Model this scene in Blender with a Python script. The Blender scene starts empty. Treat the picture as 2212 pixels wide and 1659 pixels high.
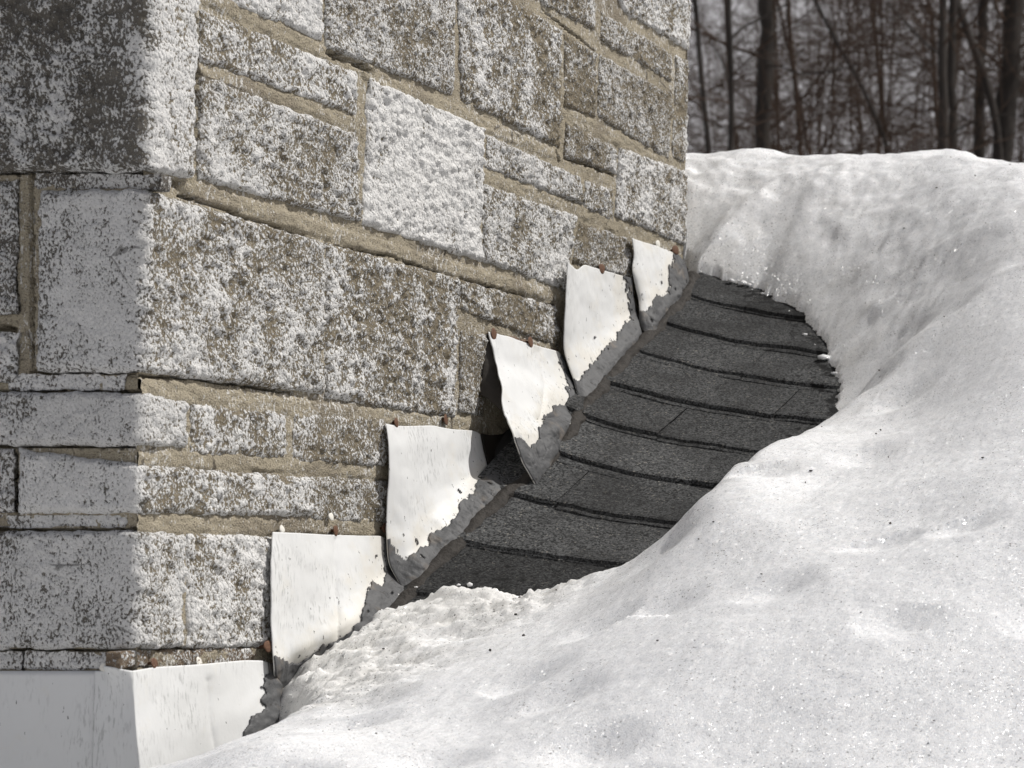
import bpy, math
import numpy as np
from mathutils import Vector

rng = np.random.default_rng(11)
scene = bpy.context.scene

# ------------------------------------------------------------------ camera
F, PX, PY = 4590.0, 3600.0, 1390.0        # focal length and principal point, in units of a 2212 px wide frame
cam_d = bpy.data.cameras.new('camera')
cam = bpy.data.objects.new('camera', cam_d)
scene.collection.objects.link(cam)
cam.location = (0, 0, 0)
cam.rotation_euler = (math.radians(90), 0, 0)
cam_d.sensor_width = 36.0
cam_d.lens = F / 2212.0 * 36.0
cam_d.shift_x = (1106.0 - PX) / 2212.0
cam_d.shift_y = (PY - 829.5) / 2212.0
cam_d.clip_start = 0.05
cam_d.clip_end = 2000
cam_d.dof.use_dof = True
cam_d.dof.focus_distance = 2.95
cam_d.dof.aperture_fstop = 10.5
scene.camera = cam

# ------------------------------------------------------------------ sky and sun
SUN = Vector((0.56, 0.21, 0.80)).normalized()      # direction towards the sun
world = bpy.data.worlds.new('World')
scene.world = world
world.use_nodes = True
wn = world.node_tree
bg = wn.nodes['Background']
sky = wn.nodes.new('ShaderNodeTexSky')
sky.sky_type = 'NISHITA'
sky.sun_disc = False
sky.sun_elevation = math.asin(SUN.z)
sky.sun_rotation = math.atan2(SUN.x, SUN.y)
sky.air_density = 1.0
sky.dust_density = 4.0
sky.ozone_density = 1.0
whs = wn.nodes.new('ShaderNodeHueSaturation')
whs.inputs['Saturation'].default_value = 1.3
whs.inputs['Value'].default_value = 0.72
wn.links.new(sky.outputs['Color'], whs.inputs['Color'])
# thin pale cloud lying low round the whole horizon
wtc = wn.nodes.new('ShaderNodeTexCoord'); wsx = wn.nodes.new('ShaderNodeSeparateXYZ')
wn.links.new(wtc.outputs['Generated'], wsx.inputs[0])
wno = wn.nodes.new('ShaderNodeTexNoise'); wno.inputs['Scale'].default_value = 2.2; wno.inputs['Detail'].default_value = 5
wn.links.new(wtc.outputs['Generated'], wno.inputs['Vector'])
wad = wn.nodes.new('ShaderNodeMath'); wad.operation = 'MULTIPLY_ADD'; wad.inputs[1].default_value = -0.35
wn.links.new(wno.outputs['Fac'], wad.inputs[0]); wn.links.new(wsx.outputs['Z'], wad.inputs[2])
wmr = wn.nodes.new('ShaderNodeMapRange'); wmr.interpolation_type = 'SMOOTHSTEP'
for i, v in ((1, 0.10), (2, 0.30), (3, 0.92), (4, 0.03)): wmr.inputs[i].default_value = v
wn.links.new(wad.outputs[0], wmr.inputs[0])
wmx = wn.nodes.new('ShaderNodeMix'); wmx.data_type = 'RGBA'
wn.links.new(wmr.outputs[0], wmx.inputs[0]); wn.links.new(whs.outputs['Color'], wmx.inputs[6])
wmx.inputs[7].default_value = (12.0, 11.7, 12.0, 1)
wn.links.new(wmx.outputs[2], bg.inputs['Color'])
bg.inputs['Strength'].default_value = 0.05

sun_d = bpy.data.lights.new('sun', 'SUN')
sun_d.energy = 3.85
sun_d.angle = math.radians(0.55)
sun_d.color = (1.0, 0.975, 0.935)
sun = bpy.data.objects.new('sun', sun_d)
sun.rotation_euler = SUN.to_track_quat('Z', 'Y').to_euler()
sun.location = (6, 2, 8)
scene.collection.objects.link(sun)

scene.view_settings.view_transform = 'Standard'
scene.view_settings.look = 'None'
scene.view_settings.exposure = 0.0
scene.view_settings.gamma = 1.0

# ------------------------------------------------------------------ numeric helpers
def _hash(ix, iy, seed):
    h = (ix.astype(np.int64) * 374761393 + iy.astype(np.int64) * 668265263 + seed * 1442695041) & 0xffffffff
    h = ((h ^ (h >> 13)) * 1274126177) & 0xffffffff
    h = ((h ^ (h >> 15)) * 2246822519) & 0xffffffff
    h = h ^ (h >> 16)
    return h

def gnoise(x, y, seed=0):
    x = np.asarray(x, float); y = np.asarray(y, float)
    x0 = np.floor(x); y0 = np.floor(y)
    fx = x - x0; fy = y - y0
    u = fx * fx * fx * (fx * (fx * 6 - 15) + 10); v = fy * fy * fy * (fy * (fy * 6 - 15) + 10)
    def g(i, j):
        a = _hash(x0 + i, y0 + j, seed) / 4294967296.0 * 2 * np.pi
        return np.cos(a) * (fx - i) + np.sin(a) * (fy - j)
    return ((g(0, 0) * (1 - u) + g(1, 0) * u) * (1 - v) + (g(0, 1) * (1 - u) + g(1, 1) * u) * v) * 1.5

def fbm(x, y, seed=0, oct=4, gain=0.5):
    s = 0; a = 1.0; f = 1.0
    for k in range(oct):
        s = s + a * gnoise(x * f, y * f, seed + 17 * k); a *= gain; f *= 2.03
    return s

def worley(x, y, seed=0):
    x0 = np.floor(x); y0 = np.floor(y); best = np.full(np.shape(x), 9.0); val = np.zeros(np.shape(x))
    for i in (-1, 0, 1):
        for j in (-1, 0, 1):
            h = _hash(x0 + i, y0 + j, seed)
            px = x0 + i + (h & 1023) / 1023.0; py = y0 + j + ((h >> 10) & 1023) / 1023.0
            d = np.hypot(px - x, py - y)
            m = d < best
            best = np.where(m, d, best); val = np.where(m, ((h >> 20) & 255) / 255.0, val)
    return best, val

def sstep(a, b, x):
    t = np.clip((x - a) / (b - a), 0, 1)
    return t * t * (3 - 2 * t)

def poly_dist(px, py, poly, closed=True):
    """unsigned distance to a polyline / polygon"""
    P = np.asarray(poly, float); n = len(P)
    d = np.full(np.shape(px), 1e9)
    for i in range(n if closed else n - 1):
        a = P[i]; b = P[(i + 1) % n]; ab = b - a; L = max(ab @ ab, 1e-12)
        t = np.clip(((px - a[0]) * ab[0] + (py - a[1]) * ab[1]) / L, 0, 1)
        d = np.minimum(d, np.hypot(px - a[0] - t * ab[0], py - a[1] - t * ab[1]))
    return d

def poly_in(px, py, poly):
    P = np.asarray(poly, float); n = len(P); ins = np.zeros(np.shape(px), bool)
    for i in range(n):
        x1, y1 = P[i]; x2, y2 = P[(i + 1) % n]
        c = ((y1 > py) != (y2 > py)) & (px < (x2 - x1) * (py - y1) / ((y2 - y1) if y2 != y1 else 1e-12) + x1)
        ins ^= c
    return ins

def signed(px, py, poly):
    return np.where(poly_in(px, py, poly), 1, -1) * poly_dist(px, py, poly)

# ------------------------------------------------------------------ the place: planes of the chimney and the roof
Y0 = 2.5                                  # the chimney's front face stands at Y = 2.5 m
XA = 3310.0 * Y0 / F                      # its side face at X = -XA (leaning slightly)
LEAN = 0.02
YB = 3.863                                # its rear face

def xs(z):
    return -XA + LEAN * z

def wall_pt(x, y, w=0.0):
    """point seen at (x, y) on the side face, w metres proud of it"""
    Y = (XA - w) / ((PX - x) / F + LEAN * (PY - y) / F)
    return np.array([(x - PX) / F * Y, Y, (PY - y) / F * Y])

def wall_yz(x, y):
    p = wall_pt(x, y); return (p[1], p[2])

def front_pt(x, y, w=0.0):
    Y = Y0 - w
    return np.array([(x - PX) / F * Y, Y, (PY - y) / F * Y])

def roof_h(X, Y):
    """height of the shingle surface, with the sagging and swelling next to the chimney"""
    h = 0.6137 * Y - 1.94 - 0.115 * X
    d = np.maximum(X + XA, 0)
    amp = np.interp(Y, [2.4, 2.75, 3.07, 3.27, 3.40, 3.7, 3.95], [-.06, -.05, .018, .064, .046, .038, .026])
    return h + amp * np.exp(-(d / .11) ** 1.3)

def roof_pt(x, y, t=0.0):
    lo, hi = 1.2, 4.6
    for _ in range(50):
        m = (lo + hi) / 2
        X = (x - PX) / F * m
        if (PY - y) / F * m > roof_h(X, m) + t: lo = m
        else: hi = m
    return np.array([(x - PX) / F * m, m, (PY - y) / F * m])

def to_img(P):
    P = np.asarray(P)
    return PX + F * P[..., 0] / P[..., 1], PY - F * P[..., 2] / P[..., 1]

# ------------------------------------------------------------------ object helpers
COL = scene.collection

def thing(name, label=None, cat=None, loc=(0, 0, 0), group=None, kind=None):
    o = bpy.data.objects.new(name, None)
    o.empty_display_size = 0.1
    o.location = loc
    COL.objects.link(o)
    tag(o, label, cat, group, kind)
    return o

def tag(o, label=None, cat=None, group=None, kind=None):
    if label: o['label'] = label
    if cat: o['category'] = cat
    if group: o['group'] = group
    if kind: o['kind'] = kind

def mesh_obj(name, V, Fc, mat, parent=None, smooth=True, color=None, attrs=None, origin=None):
    """V (n,3) in world space; Fc list of index arrays (quads and/or tris)"""
    V = np.asarray(V, np.float64)
    if parent is not None:
        off = np.array(parent_loc(parent))
    else:
        off = np.array(origin if origin is not None else (0, 0, 0), float)
    me = bpy.data.meshes.new(name)
    if not isinstance(Fc, (list, tuple)): Fc = [Fc]
    Fc = [np.asarray(f, np.int32) for f in Fc if len(f)]
    nv = len(V)
    loops = np.concatenate([f.ravel() for f in Fc])
    sizes = np.concatenate([np.full(len(f), f.shape[1], np.int32) for f in Fc])
    starts = np.concatenate([[0], np.cumsum(sizes)[:-1]]).astype(np.int32)
    me.vertices.add(nv); me.vertices.foreach_set('co', (V - off).astype(np.float32).ravel())
    me.loops.add(len(loops)); me.loops.foreach_set('vertex_index', loops)
    me.polygons.add(len(sizes)); me.polygons.foreach_set('loop_start', starts)
    me.polygons.foreach_set('loop_total', sizes)
    me.polygons.foreach_set('use_smooth', np.full(len(sizes), smooth))
    if attrs:
        for k, a in attrs.items():
            at = me.attributes.new(k, 'FLOAT', 'POINT'); at.data.foreach_set('value', np.asarray(a, np.float32).ravel())
    me.update(calc_edges=True); me.validate()
    if mat is not None: me.materials.append(mat)
    o = bpy.data.objects.new(name, me)
    COL.objects.link(o)
    if parent is not None: o.parent = parent
    else: o.location = tuple(off)
    if color is not None: o.color = color
    return o

def parent_loc(p):
    l = Vector(p.location)
    q = p.parent
    while q is not None:
        l = l + Vector(q.location); q = q.parent
    return l

def grid_faces(nu, nv, base=0):
    """faces of a (nu, nv) vertex grid stored row by row"""
    i = np.arange(nu - 1)[:, None] * nv + np.arange(nv - 1)[None, :]
    i = i.ravel() + base
    return np.stack([i, i + nv, i + nv + 1, i + 1], 1)

def ring_idx(nu, nv):
    a = np.arange(nu) * nv
    top = a[-1] + np.arange(nv)
    return np.concatenate([np.arange(nv - 1), a[:-1] + nv - 1, top[::-1][:-1], a[::-1][:-1]])

# ------------------------------------------------------------------ node helpers
class NT:
    def __init__(self, name):
        self.m = bpy.data.materials.new(name); self.m.use_nodes = True
        self.t = self.m.node_tree; self.n = self.t.nodes; self.l = self.t.links
        self.bsdf = self.n['Principled BSDF']; self.out = self.n['Material Output']
        self.pos = self.n.new('ShaderNodeNewGeometry').outputs['Position']
    def put(self, s, v):
        if isinstance(v, bpy.types.NodeSocket): self.l.new(v, s)
        elif v is not None:
            try: s.default_value = v
            except Exception: s.default_value = tuple(v) + (1.0,)
    def node(self, t, **kw):
        n = self.n.new(t)
        for k, v in kw.items(): setattr(n, k, v)
        return n
    def map(self, scale=(1, 1, 1), loc=(0, 0, 0), rot=(0, 0, 0), vec=None):
        n = self.node('ShaderNodeMapping'); self.put(n.inputs['Vector'], vec or self.pos)
        n.inputs['Scale'].default_value = scale; n.inputs['Location'].default_value = loc; n.inputs['Rotation'].default_value = rot
        return n.outputs[0]
    def noise(self, scale, detail=4, rough=0.55, vec=None, dist=0.0, out=0):
        n = self.node('ShaderNodeTexNoise'); self.put(n.inputs['Vector'], vec or self.pos)
        n.inputs['Scale'].default_value = scale; n.inputs['Detail'].default_value = detail
        n.inputs['Roughness'].default_value = rough; n.inputs['Distortion'].default_value = dist
        return n.outputs[out]
    def voro(self, scale, vec=None, feature='F1', out='Distance', rand=1.0):
        n = self.node('ShaderNodeTexVoronoi', feature=feature); self.put(n.inputs['Vector'], vec or self.pos)
        n.inputs['Scale'].default_value = scale; n.inputs['Randomness'].default_value = rand
        return n.outputs[out]
    def math(self, op, a, b=None, c=None, clamp=False):
        n = self.node('ShaderNodeMath', operation=op, use_clamp=clamp)
        self.put(n.inputs[0], a)
        if b is not None: self.put(n.inputs[1], b)
        if c is not None: self.put(n.inputs[2], c)
        return n.outputs[0]
    def ramp(self, v, a, b, lo=0.0, hi=1.0):
        n = self.node('ShaderNodeMapRange', interpolation_type='SMOOTHSTEP'); self.put(n.inputs[0], v)
        n.inputs[1].default_value = a; n.inputs[2].default_value = b; n.inputs[3].default_value = lo; n.inputs[4].default_value = hi
        return n.outputs[0]
    def mix(self, f, a, b):
        n = self.node('ShaderNodeMix', data_type='RGBA')
        self.put(n.inputs[0], f)
        for s, v in ((n.inputs[6], a), (n.inputs[7], b)):
            if isinstance(v, bpy.types.NodeSocket): self.l.new(v, s)
            else: s.default_value = (v[0], v[1], v[2], 1.0)
        return n.outputs[2]
    def attr(self, name):
        return self.node('ShaderNodeAttribute', attribute_name=name).outputs['Fac']
    def objcol(self):
        o = self.node('ShaderNodeObjectInfo'); s = self.node('ShaderNodeSeparateColor'); self.l.new(o.outputs['Color'], s.inputs[0])
        return s.outputs[0], s.outputs[1], s.outputs[2]
    def bump(self, h, strength=0.5, dist=0.002, normal=None):
        n = self.node('ShaderNodeBump'); self.put(n.inputs['Height'], h)
        n.inputs['Strength'].default_value = strength; n.inputs['Distance'].default_value = dist
        if normal is not None: self.l.new(normal, n.inputs['Normal'])
        return n.outputs[0]
    def done(self, color=None, rough=None, normal=None, spec=None, metal=None):
        b = self.bsdf
        if color is not None: self.put(b.inputs['Base Color'], color if isinstance(color, bpy.types.NodeSocket) else tuple(color) + (1.0,))
        if rough is not None: self.put(b.inputs['Roughness'], rough)
        if normal is not None: self.l.new(normal, b.inputs['Normal'])
        if spec is not None: b.inputs['Specular IOR Level'].default_value = spec
        if metal is not None: b.inputs['Metallic'].default_value = metal
        return self.m

M = {}
def build_materials():
    # rough split-face concrete block with flaking white paint
    k = NT('flaking_painted_block')
    cov, brown, rnd = k.objcol()
    h = k.attr('relief')
    vec = k.map((1, 1, 0.62))
    n1 = k.math('ADD', k.math('MULTIPLY', k.noise(460, 5, 0.66, vec=vec), k.math('SUBTRACT', 1.0, rnd)), k.math('MULTIPLY', k.noise(300, 6, 0.70, vec=vec), rnd))
    n2 = k.noise(26, 5, 0.68, vec=vec)
    n3 = k.noise(8, 4, 0.6, vec=k.map((1, 1, .6), loc=(4, 2, 7)))
    v1 = k.voro(290, vec=vec)
    m = k.math('MULTIPLY_ADD', n1, 1.9, -0.45)
    m = k.math('ADD', m, k.math('MULTIPLY', h, 0.13))
    m = k.math('ADD', m, k.math('MULTIPLY', k.math('SUBTRACT', n2, 0.5), 0.8))
    m = k.math('ADD', m, k.math('MULTIPLY', k.math('SUBTRACT', n3, 0.5), 0.45))
    m = k.math('SUBTRACT', m, k.math('MULTIPLY', k.math('SUBTRACT', v1, 0.4), 0.35))
    m = k.math('ADD', m, k.math('SUBTRACT', cov, 0.45))
    m = k.math('ADD', m, k.attr('coat'))
    m = k.math('ADD', m, k.ramp(k.noise(13, 4, 0.6, vec=k.map((1, 1, .7), loc=(1, 8, 3))), 0.54, 0.70, 0.0, 0.15))
    paint = k.ramp(m, 0.47, 0.55)
    conc = k.mix(k.noise(60, 5, 0.7), (0.088, 0.074, 0.052), (0.35, 0.298, 0.212))
    conc = k.mix(k.math('MULTIPLY', brown, 0.8), conc, k.mix(k.noise(90, 4), (0.13, 0.075, 0.05), (0.27, 0.18, 0.13)))
    conc = k.mix(k.math('MULTIPLY', k.attr('grey'), 0.75), conc, k.mix(k.noise(75, 4), (0.055, 0.053, 0.050), (0.20, 0.195, 0.185)))  # front faces: look of the shaded side put into the concrete colour
    conc = k.mix(k.ramp(k.noise(330, 2), 0.60, 0.72), conc, (0.34, 0.31, 0.26))
    pcol = k.mix(k.noise(35, 4, 0.6), (0.64, 0.635, 0.62), (0.88, 0.875, 0.86))
    pcol = k.mix(k.ramp(k.noise(420, 2), 0.60, 0.70, 0, 0.75), pcol, (0.12, 0.11, 0.095))
    col = k.mix(paint, conc, pcol)
    # hairline cracks in the skin of paint
    cr = k.voro(11, vec=k.map((1, 1, 1)), feature='DISTANCE_TO_EDGE')
    crk = k.math('MULTIPLY', k.ramp(k.math('ADD', cr, k.math('MULTIPLY', k.math('SUBTRACT', k.noise(45, 3), 0.5), 0.10)), 0.0, 0.010, 1, 0), k.ramp(k.noise(9, 2), 0.52, 0.6))
    col = k.mix(k.math('MULTIPLY', crk, 0.55), col, (0.06, 0.055, 0.045))
    hb = k.math('ADD', k.math('MULTIPLY', n1, 1.0), k.math('MULTIPLY', paint, 0.35))
    hb = k.math('SUBTRACT', hb, k.math('MULTIPLY', v1, 0.5))
    nb = k.bump(hb, 1.0, 0.0046)
    M['block'] = k.done(col, 0.85, nb, 0.25)

    k = NT('sandy_mortar')
    n = k.noise(420, 3, 0.6); n2 = k.noise(38, 4, 0.6); n3 = k.noise(7, 3)
    col = k.mix(n2, (0.27, 0.235, 0.172), (0.50, 0.445, 0.34))
    col = k.mix(k.ramp(n3, 0.50, 0.70, 0, 0.6), col, (0.20, 0.172, 0.135))
    col = k.mix(k.ramp(n, 0.53, 0.66, 0, 0.8), col, (0.13, 0.11, 0.085))
    fl = k.math('ADD', k.noise(300, 4, 0.65, vec=k.map((1, 1, 0.4))), k.math('MULTIPLY', k.math('SUBTRACT', k.noise(12, 3), 0.5), 0.45))
    col = k.mix(k.ramp(fl, 0.575, 0.64, 0, 0.8), col, (0.74, 0.73, 0.70))
    cr = k.math('ADD', k.voro(7, feature='DISTANCE_TO_EDGE'), k.math('MULTIPLY', k.math('SUBTRACT', k.noise(50, 3), 0.5), 0.09))
    col = k.mix(k.math('MULTIPLY', k.ramp(cr, 0.0, 0.010, 0.7, 0.0), k.ramp(k.noise(6, 2), 0.50, 0.58)), col, (0.06, 0.05, 0.04))
    M['mortar'] = k.done(col, 0.9, k.bump(k.math('ADD', k.math('MULTIPLY', n, 1.6), k.math('MULTIPLY', n2, 1.5)), 1.0, 0.0026), 0.2)

    k = NT('white_painted_flashing')
    rub = k.noise(300, 4, 0.62, vec=k.map((1, 1, 0.22)))
    zone = k.noise(13, 2, 0.5)
    mk = k.math('MULTIPLY', k.ramp(rub, 0.50, 0.66), k.ramp(zone, 0.44, 0.64))
    col = k.mix(k.noise(8, 4, 0.6), (0.735, 0.745, 0.745), (0.665, 0.67, 0.66))
    col = k.mix(k.math('MULTIPLY', mk, 0.7), col, (0.40, 0.405, 0.40))
    gm = k.attr('grime')
    yl = k.ramp(k.math('ADD', k.noise(22, 5, 0.68), k.math('MULTIPLY', gm, 0.30)), 0.56, 0.85, 0, 0.5)
    col = k.mix(yl, col, (0.66, 0.62, 0.53))
    sp = k.ramp(k.math('ADD', k.noise(190, 4, 0.55, vec=k.map((1, 1, .4))), k.math('MULTIPLY', gm, 0.07)), 0.70, 0.73)
    col = k.mix(sp, col, (0.12, 0.12, 0.115))
    M['white'] = k.done(col, 0.5, k.bump(k.math('ADD', k.noise(60, 4), k.math('MULTIPLY', rub, 0.5)), 0.22, 0.002), 0.35)

    k = NT('grey_roof_sealant')
    n = k.noise(45, 5, 0.6); 
    col = k.mix(n, (0.042, 0.043, 0.045), (0.135, 0.137, 0.14))
    col = k.mix(k.ramp(k.noise(120, 4, 0.6), 0.60, 0.68, 0, 0.85), col, (0.045, 0.042, 0.04))
    col = k.mix(k.ramp(k.noise(24, 3, 0.6), 0.56, 0.70, 0, 0.6), col, (0.17, 0.145, 0.12))
    col = k.mix(k.ramp(k.noise(75, 4, 0.65, vec=k.map((1, 1, 0.6), loc=(3, 1, 2))), 0.70, 0.73), col, (0.72, 0.72, 0.70))
    cr = k.voro(38, feature='DISTANCE_TO_EDGE')
    M['tar'] = k.done(col, 0.62, k.bump(k.math('ADD', n, k.math('MULTIPLY', k.noise(160, 3), 0.25)), 0.7, 0.0045), 0.35)

    k = NT('old_brown_sealant')
    n = k.noise(60, 5, 0.65)
    col = k.mix(n, (0.014, 0.013, 0.012), (0.062, 0.055, 0.048))
    M['oldtar'] = k.done(col, 0.75, k.bump(n, 1.0, 0.006), 0.3)

    k = NT('shade_dark_old_metal')  # old metal, colour darkened further to paint in the shade of the gap
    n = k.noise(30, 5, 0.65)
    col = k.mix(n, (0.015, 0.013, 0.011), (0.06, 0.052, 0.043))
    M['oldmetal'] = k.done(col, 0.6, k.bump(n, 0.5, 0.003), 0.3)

    k = NT('rusty_nail')
    n = k.noise(320, 4, 0.6)
    a, b, c = k.objcol()
    col = k.mix(n, (0.05, 0.024, 0.016), (0.21, 0.115, 0.07))
    col = k.mix(k.ramp(k.math('ADD', k.noise(210, 3), k.math('SUBTRACT', a, 0.5)), 0.52, 0.60), col, (0.74, 0.72, 0.66))
    M['nail'] = k.done(col, 0.7, k.bump(n, 0.6, 0.001), 0.3)

    k = NT('asphalt_shingle')
    a, b, c = k.objcol()
    g = k.noise(520, 2, 0.5)
    gc = k.voro(430, out='Color')
    sg = k.node('ShaderNodeSeparateColor'); k.l.new(gc, sg.inputs[0])
    grain = k.math('ADD', k.math('MULTIPLY', sg.outputs[0], 0.6), k.math('MULTIPLY', g, 0.4))
    col = k.mix(k.ramp(grain, 0.15, 0.9), (0.014, 0.0145, 0.015), (0.138, 0.141, 0.142))
    col = k.mix(k.ramp(sg.outputs[1], 0.975, 0.985), col, (0.22, 0.21, 0.19))
    n2 = k.noise(9, 4, 0.6)
    col = k.mix(k.ramp(n2, 0.42, 0.62, 0.0, 0.5), col, (0.028, 0.028, 0.028))
    dk = k.mix(a, (0.0, 0.0, 0.0), col)
    col = k.mix(0.9, col, dk)
    wet = k.ramp(k.math('ADD', k.noise(42, 4, 0.65), k.math('MULTIPLY', k.attr('wet'), 0.22)), 0.66, 0.74)
    col = k.mix(wet, col, (0.008, 0.008, 0.008))
    M['shingle'] = k.done(col, 0.85, k.bump(grain, 1.0, 0.0022), 0.25)

    k = NT('granular_snow')
    n1 = k.noise(60, 4, 0.6); n2 = k.noise(6, 4, 0.6); n0 = k.noise(950, 2, 0.6)
    gr = k.voro(820)
    col = k.mix(k.ramp(n2, 0.35, 0.7), (0.95, 0.96, 0.975), (0.93, 0.94, 0.955))
    gcell = k.voro(430, out='Color')
    gsep = k.node('ShaderNodeSeparateColor'); k.l.new(gcell, gsep.inputs[0])
    col = k.mix(k.ramp(gsep.outputs[0], 0.0, 0.6, 0.42, 0.0), col, (0.50, 0.52, 0.55))
    dirt = k.attr('dirt')
    col = k.mix(k.math('MULTIPLY', dirt, 0.6), col, k.mix(n1, (0.50, 0.48, 0.43), (0.74, 0.72, 0.67)))
    d1 = k.noise(330, 2, 0.5)
    dsum = k.math('ADD', d1, k.math('MULTIPLY', dirt, 0.02))
    dsum = k.math('ADD', dsum, k.math('MULTIPLY', k.math('SUBTRACT', k.noise(11, 3), 0.5), 0.16))
    col = k.mix(k.ramp(dsum, 0.655, 0.69, 0, 0.75), col, (0.09, 0.085, 0.08))
    vs = k.voro(46, out='Distance')
    col = k.mix(k.math('MULTIPLY', k.ramp(vs, 0.05, 0.075, 1, 0), k.ramp(k.noise(19, 2), 0.60, 0.66)), col, (0.05, 0.047, 0.043))
    hb = k.math('SUBTRACT', k.math('MULTIPLY', n0, 0.9), k.math('MULTIPLY', gr, 0.9))
    hb = k.math('ADD', hb, k.math('MULTIPLY', n1, 0.35))
    nb = k.bump(hb, 0.5, 0.0018)
    # ice grains: every grain has its own facet
    gcol = k.voro(420, out='Color')
    vm = k.node('ShaderNodeVectorMath', operation='SUBTRACT'); k.l.new(gcol, vm.inputs[0]); vm.inputs[1].default_value = (0.5, 0.5, 0.5)
    vm2 = k.node('ShaderNodeVectorMath', operation='MULTIPLY_ADD'); k.l.new(vm.outputs[0], vm2.inputs[0]); vm2.inputs[1].default_value = (2.2, 2.2, 2.2); k.l.new(nb, vm2.inputs[2])
    vm3 = k.node('ShaderNodeVectorMath', operation='NORMALIZE'); k.l.new(vm2.outputs[0], vm3.inputs[0])
    gl = k.node('ShaderNodeBsdfGlossy'); gl.inputs['Roughness'].default_value = 0.16
    gl.inputs['Color'].default_value = (1, 1, 1, 1); k.l.new(vm3.outputs[0], gl.inputs['Normal'])
    ms = k.node('ShaderNodeMixShader'); ms.inputs[0].default_value = 0.085
    k.done(col, 0.75, nb, 0.2)
    k.bsdf.inputs['Subsurface Weight'].default_value = 0.55
    k.bsdf.inputs['Subsurface Radius'].default_value = (1.0, 1.05, 1.1)
    k.bsdf.inputs['Subsurface Scale'].default_value = 0.012
    k.l.new(k.bsdf.outputs[0], ms.inputs[1]); k.l.new(gl.outputs[0], ms.inputs[2]); k.l.new(ms.outputs[0], k.out.inputs['Surface'])
    M['snow'] = k.m

    k = NT('tree_bark')
    n = k.noise(9, 5, 0.65, vec=k.map((1, 1, 0.25)))
    a, b, c = k.objcol()
    col = k.mix(n, (0.012, 0.010, 0.009), (0.06, 0.052, 0.046))
    M['bark'] = k.done(col, 0.9, k.bump(n, 0.8, 0.03), 0.2)
    k = NT('twig_bark')
    n = k.noise(1.3, 3, 0.6)
    col = k.mix(n, (0.026, 0.017, 0.012), (0.080, 0.053, 0.038))
    M['twig'] = k.done(col, 0.9, None, 0.2)

    k = NT('low_bounce_ground'); M['ground'] = k.done(k.mix(k.ramp(k.noise(.35, 5, .6), .45, .55), (0.10, 0.08, 0.06), (0.72, 0.74, 0.76)), 0.9, None, 0.2)  # unseen ground; brown patches added to weaken light bounced onto the chimney front
    k = NT('roof_board'); M['deck'] = k.done(k.mix(k.noise(3, 4), (0.03, 0.03, 0.03), (0.06, 0.058, 0.055)), 0.9, None, 0.2)
    k = NT('house_siding'); M['siding'] = k.done(k.mix(k.noise(3, 4), (0.42, 0.40, 0.36), (0.5, 0.48, 0.44)), 0.7, None, 0.3)
build_materials()

# ------------------------------------------------------------------ ground and house body
gx = np.linspace(-400, 400, 41)
GX, GY = np.meshgrid(gx, gx, indexing='ij')
GZ = -3.4 + 0.3 * fbm(GX / 40, GY / 40, 5)
g = mesh_obj('ground', np.stack([GX, GY, GZ], -1).reshape(-1, 3), grid_faces(41, 41), M['ground'])
g['kind'] = 'structure'; g['label'] = 'unseen ground around the house, snow with brown patches added to cut bounced light'

def box_verts(x0, x1, y0, y1, z0, z1):
    V = np.array([[x, y, z] for x in (x0, x1) for y in (y0, y1) for z in (z0, z1)], float)
    Fq = np.array([[0, 1, 3, 2], [4, 6, 7, 5], [0, 4, 5, 1], [2, 3, 7, 6], [0, 2, 6, 4], [1, 5, 7, 3]])
    return V, Fq

RIDGE = 4.30
house = thing('house', 'low house under the snowy shingled roof', 'house', (-1.5, 4.0, -3.4))
V, Fq = box_verts(-6.0, 4.0, 1.75, 6.6, -3.5, -1.55)
mesh_obj('wall', V, Fq, M['siding'], house, smooth=False)

# outline of the melted hollow, on the roof
OPEN_FAR = [(1500, 593), (1560, 608), (1640, 625), (1662, 648), (1740, 696), (1756, 712), (1800, 790), (1808, 862)]
far = [tuple(roof_pt(x, y)[:2]) for x, y in OPEN_FAR]
open_poly = [(-1.95, 3.945), (-1.81, 3.94)] + far + [(-1.362, 3.36), (-1.372, 3.2), (-1.365, 3.06), (-1.36, 2.975), (-1.43, 2.95), (-1.50, 2.945),
             (-1.57, 2.935), (-1.63, 2.945), (-1.70, 2.95), (-1.745, 2.93), (-1.80, 2.88), (-1.815, 2.80), (-1.80, 2.735), (-1.745, 2.70), (-1.70, 2.62), (-1.69, 2.52), (-1.70, 2.44), (-1.78, 2.42), (-2.2, 2.40), (-2.2, 3.2)]

# ------------------------------------------------------------------ roof deck and shingles
roof = thing('roof', 'dark asphalt shingle roof sloping up beside the chimney', 'roof', (-1.5, 2.0, -0.8))
def back_h(X, Y):
    return roof_h(X, RIDGE) - 0.6 * (Y - RIDGE)
dx = np.concatenate([np.linspace(-6.3, -1.95, 12), np.linspace(-1.85, -1.2, 40), np.linspace(-1.1, 4.3, 14)])
dy = np.concatenate([np.linspace(1.3, 2.4, 8), np.linspace(2.45, RIDGE, 55), np.linspace(4.5, 6.9, 8)])
DX, DY = np.meshgrid(dx, dy, indexing='ij')
DZ = np.where(DY <= RIDGE, roof_h(DX, DY), back_h(DX, DY)) - 0.016
mesh_obj('roof_deck', np.stack([DX, DY, DZ], -1).reshape(-1, 3), grid_faces(len(dx), len(dy)), M['deck'], roof)

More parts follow.
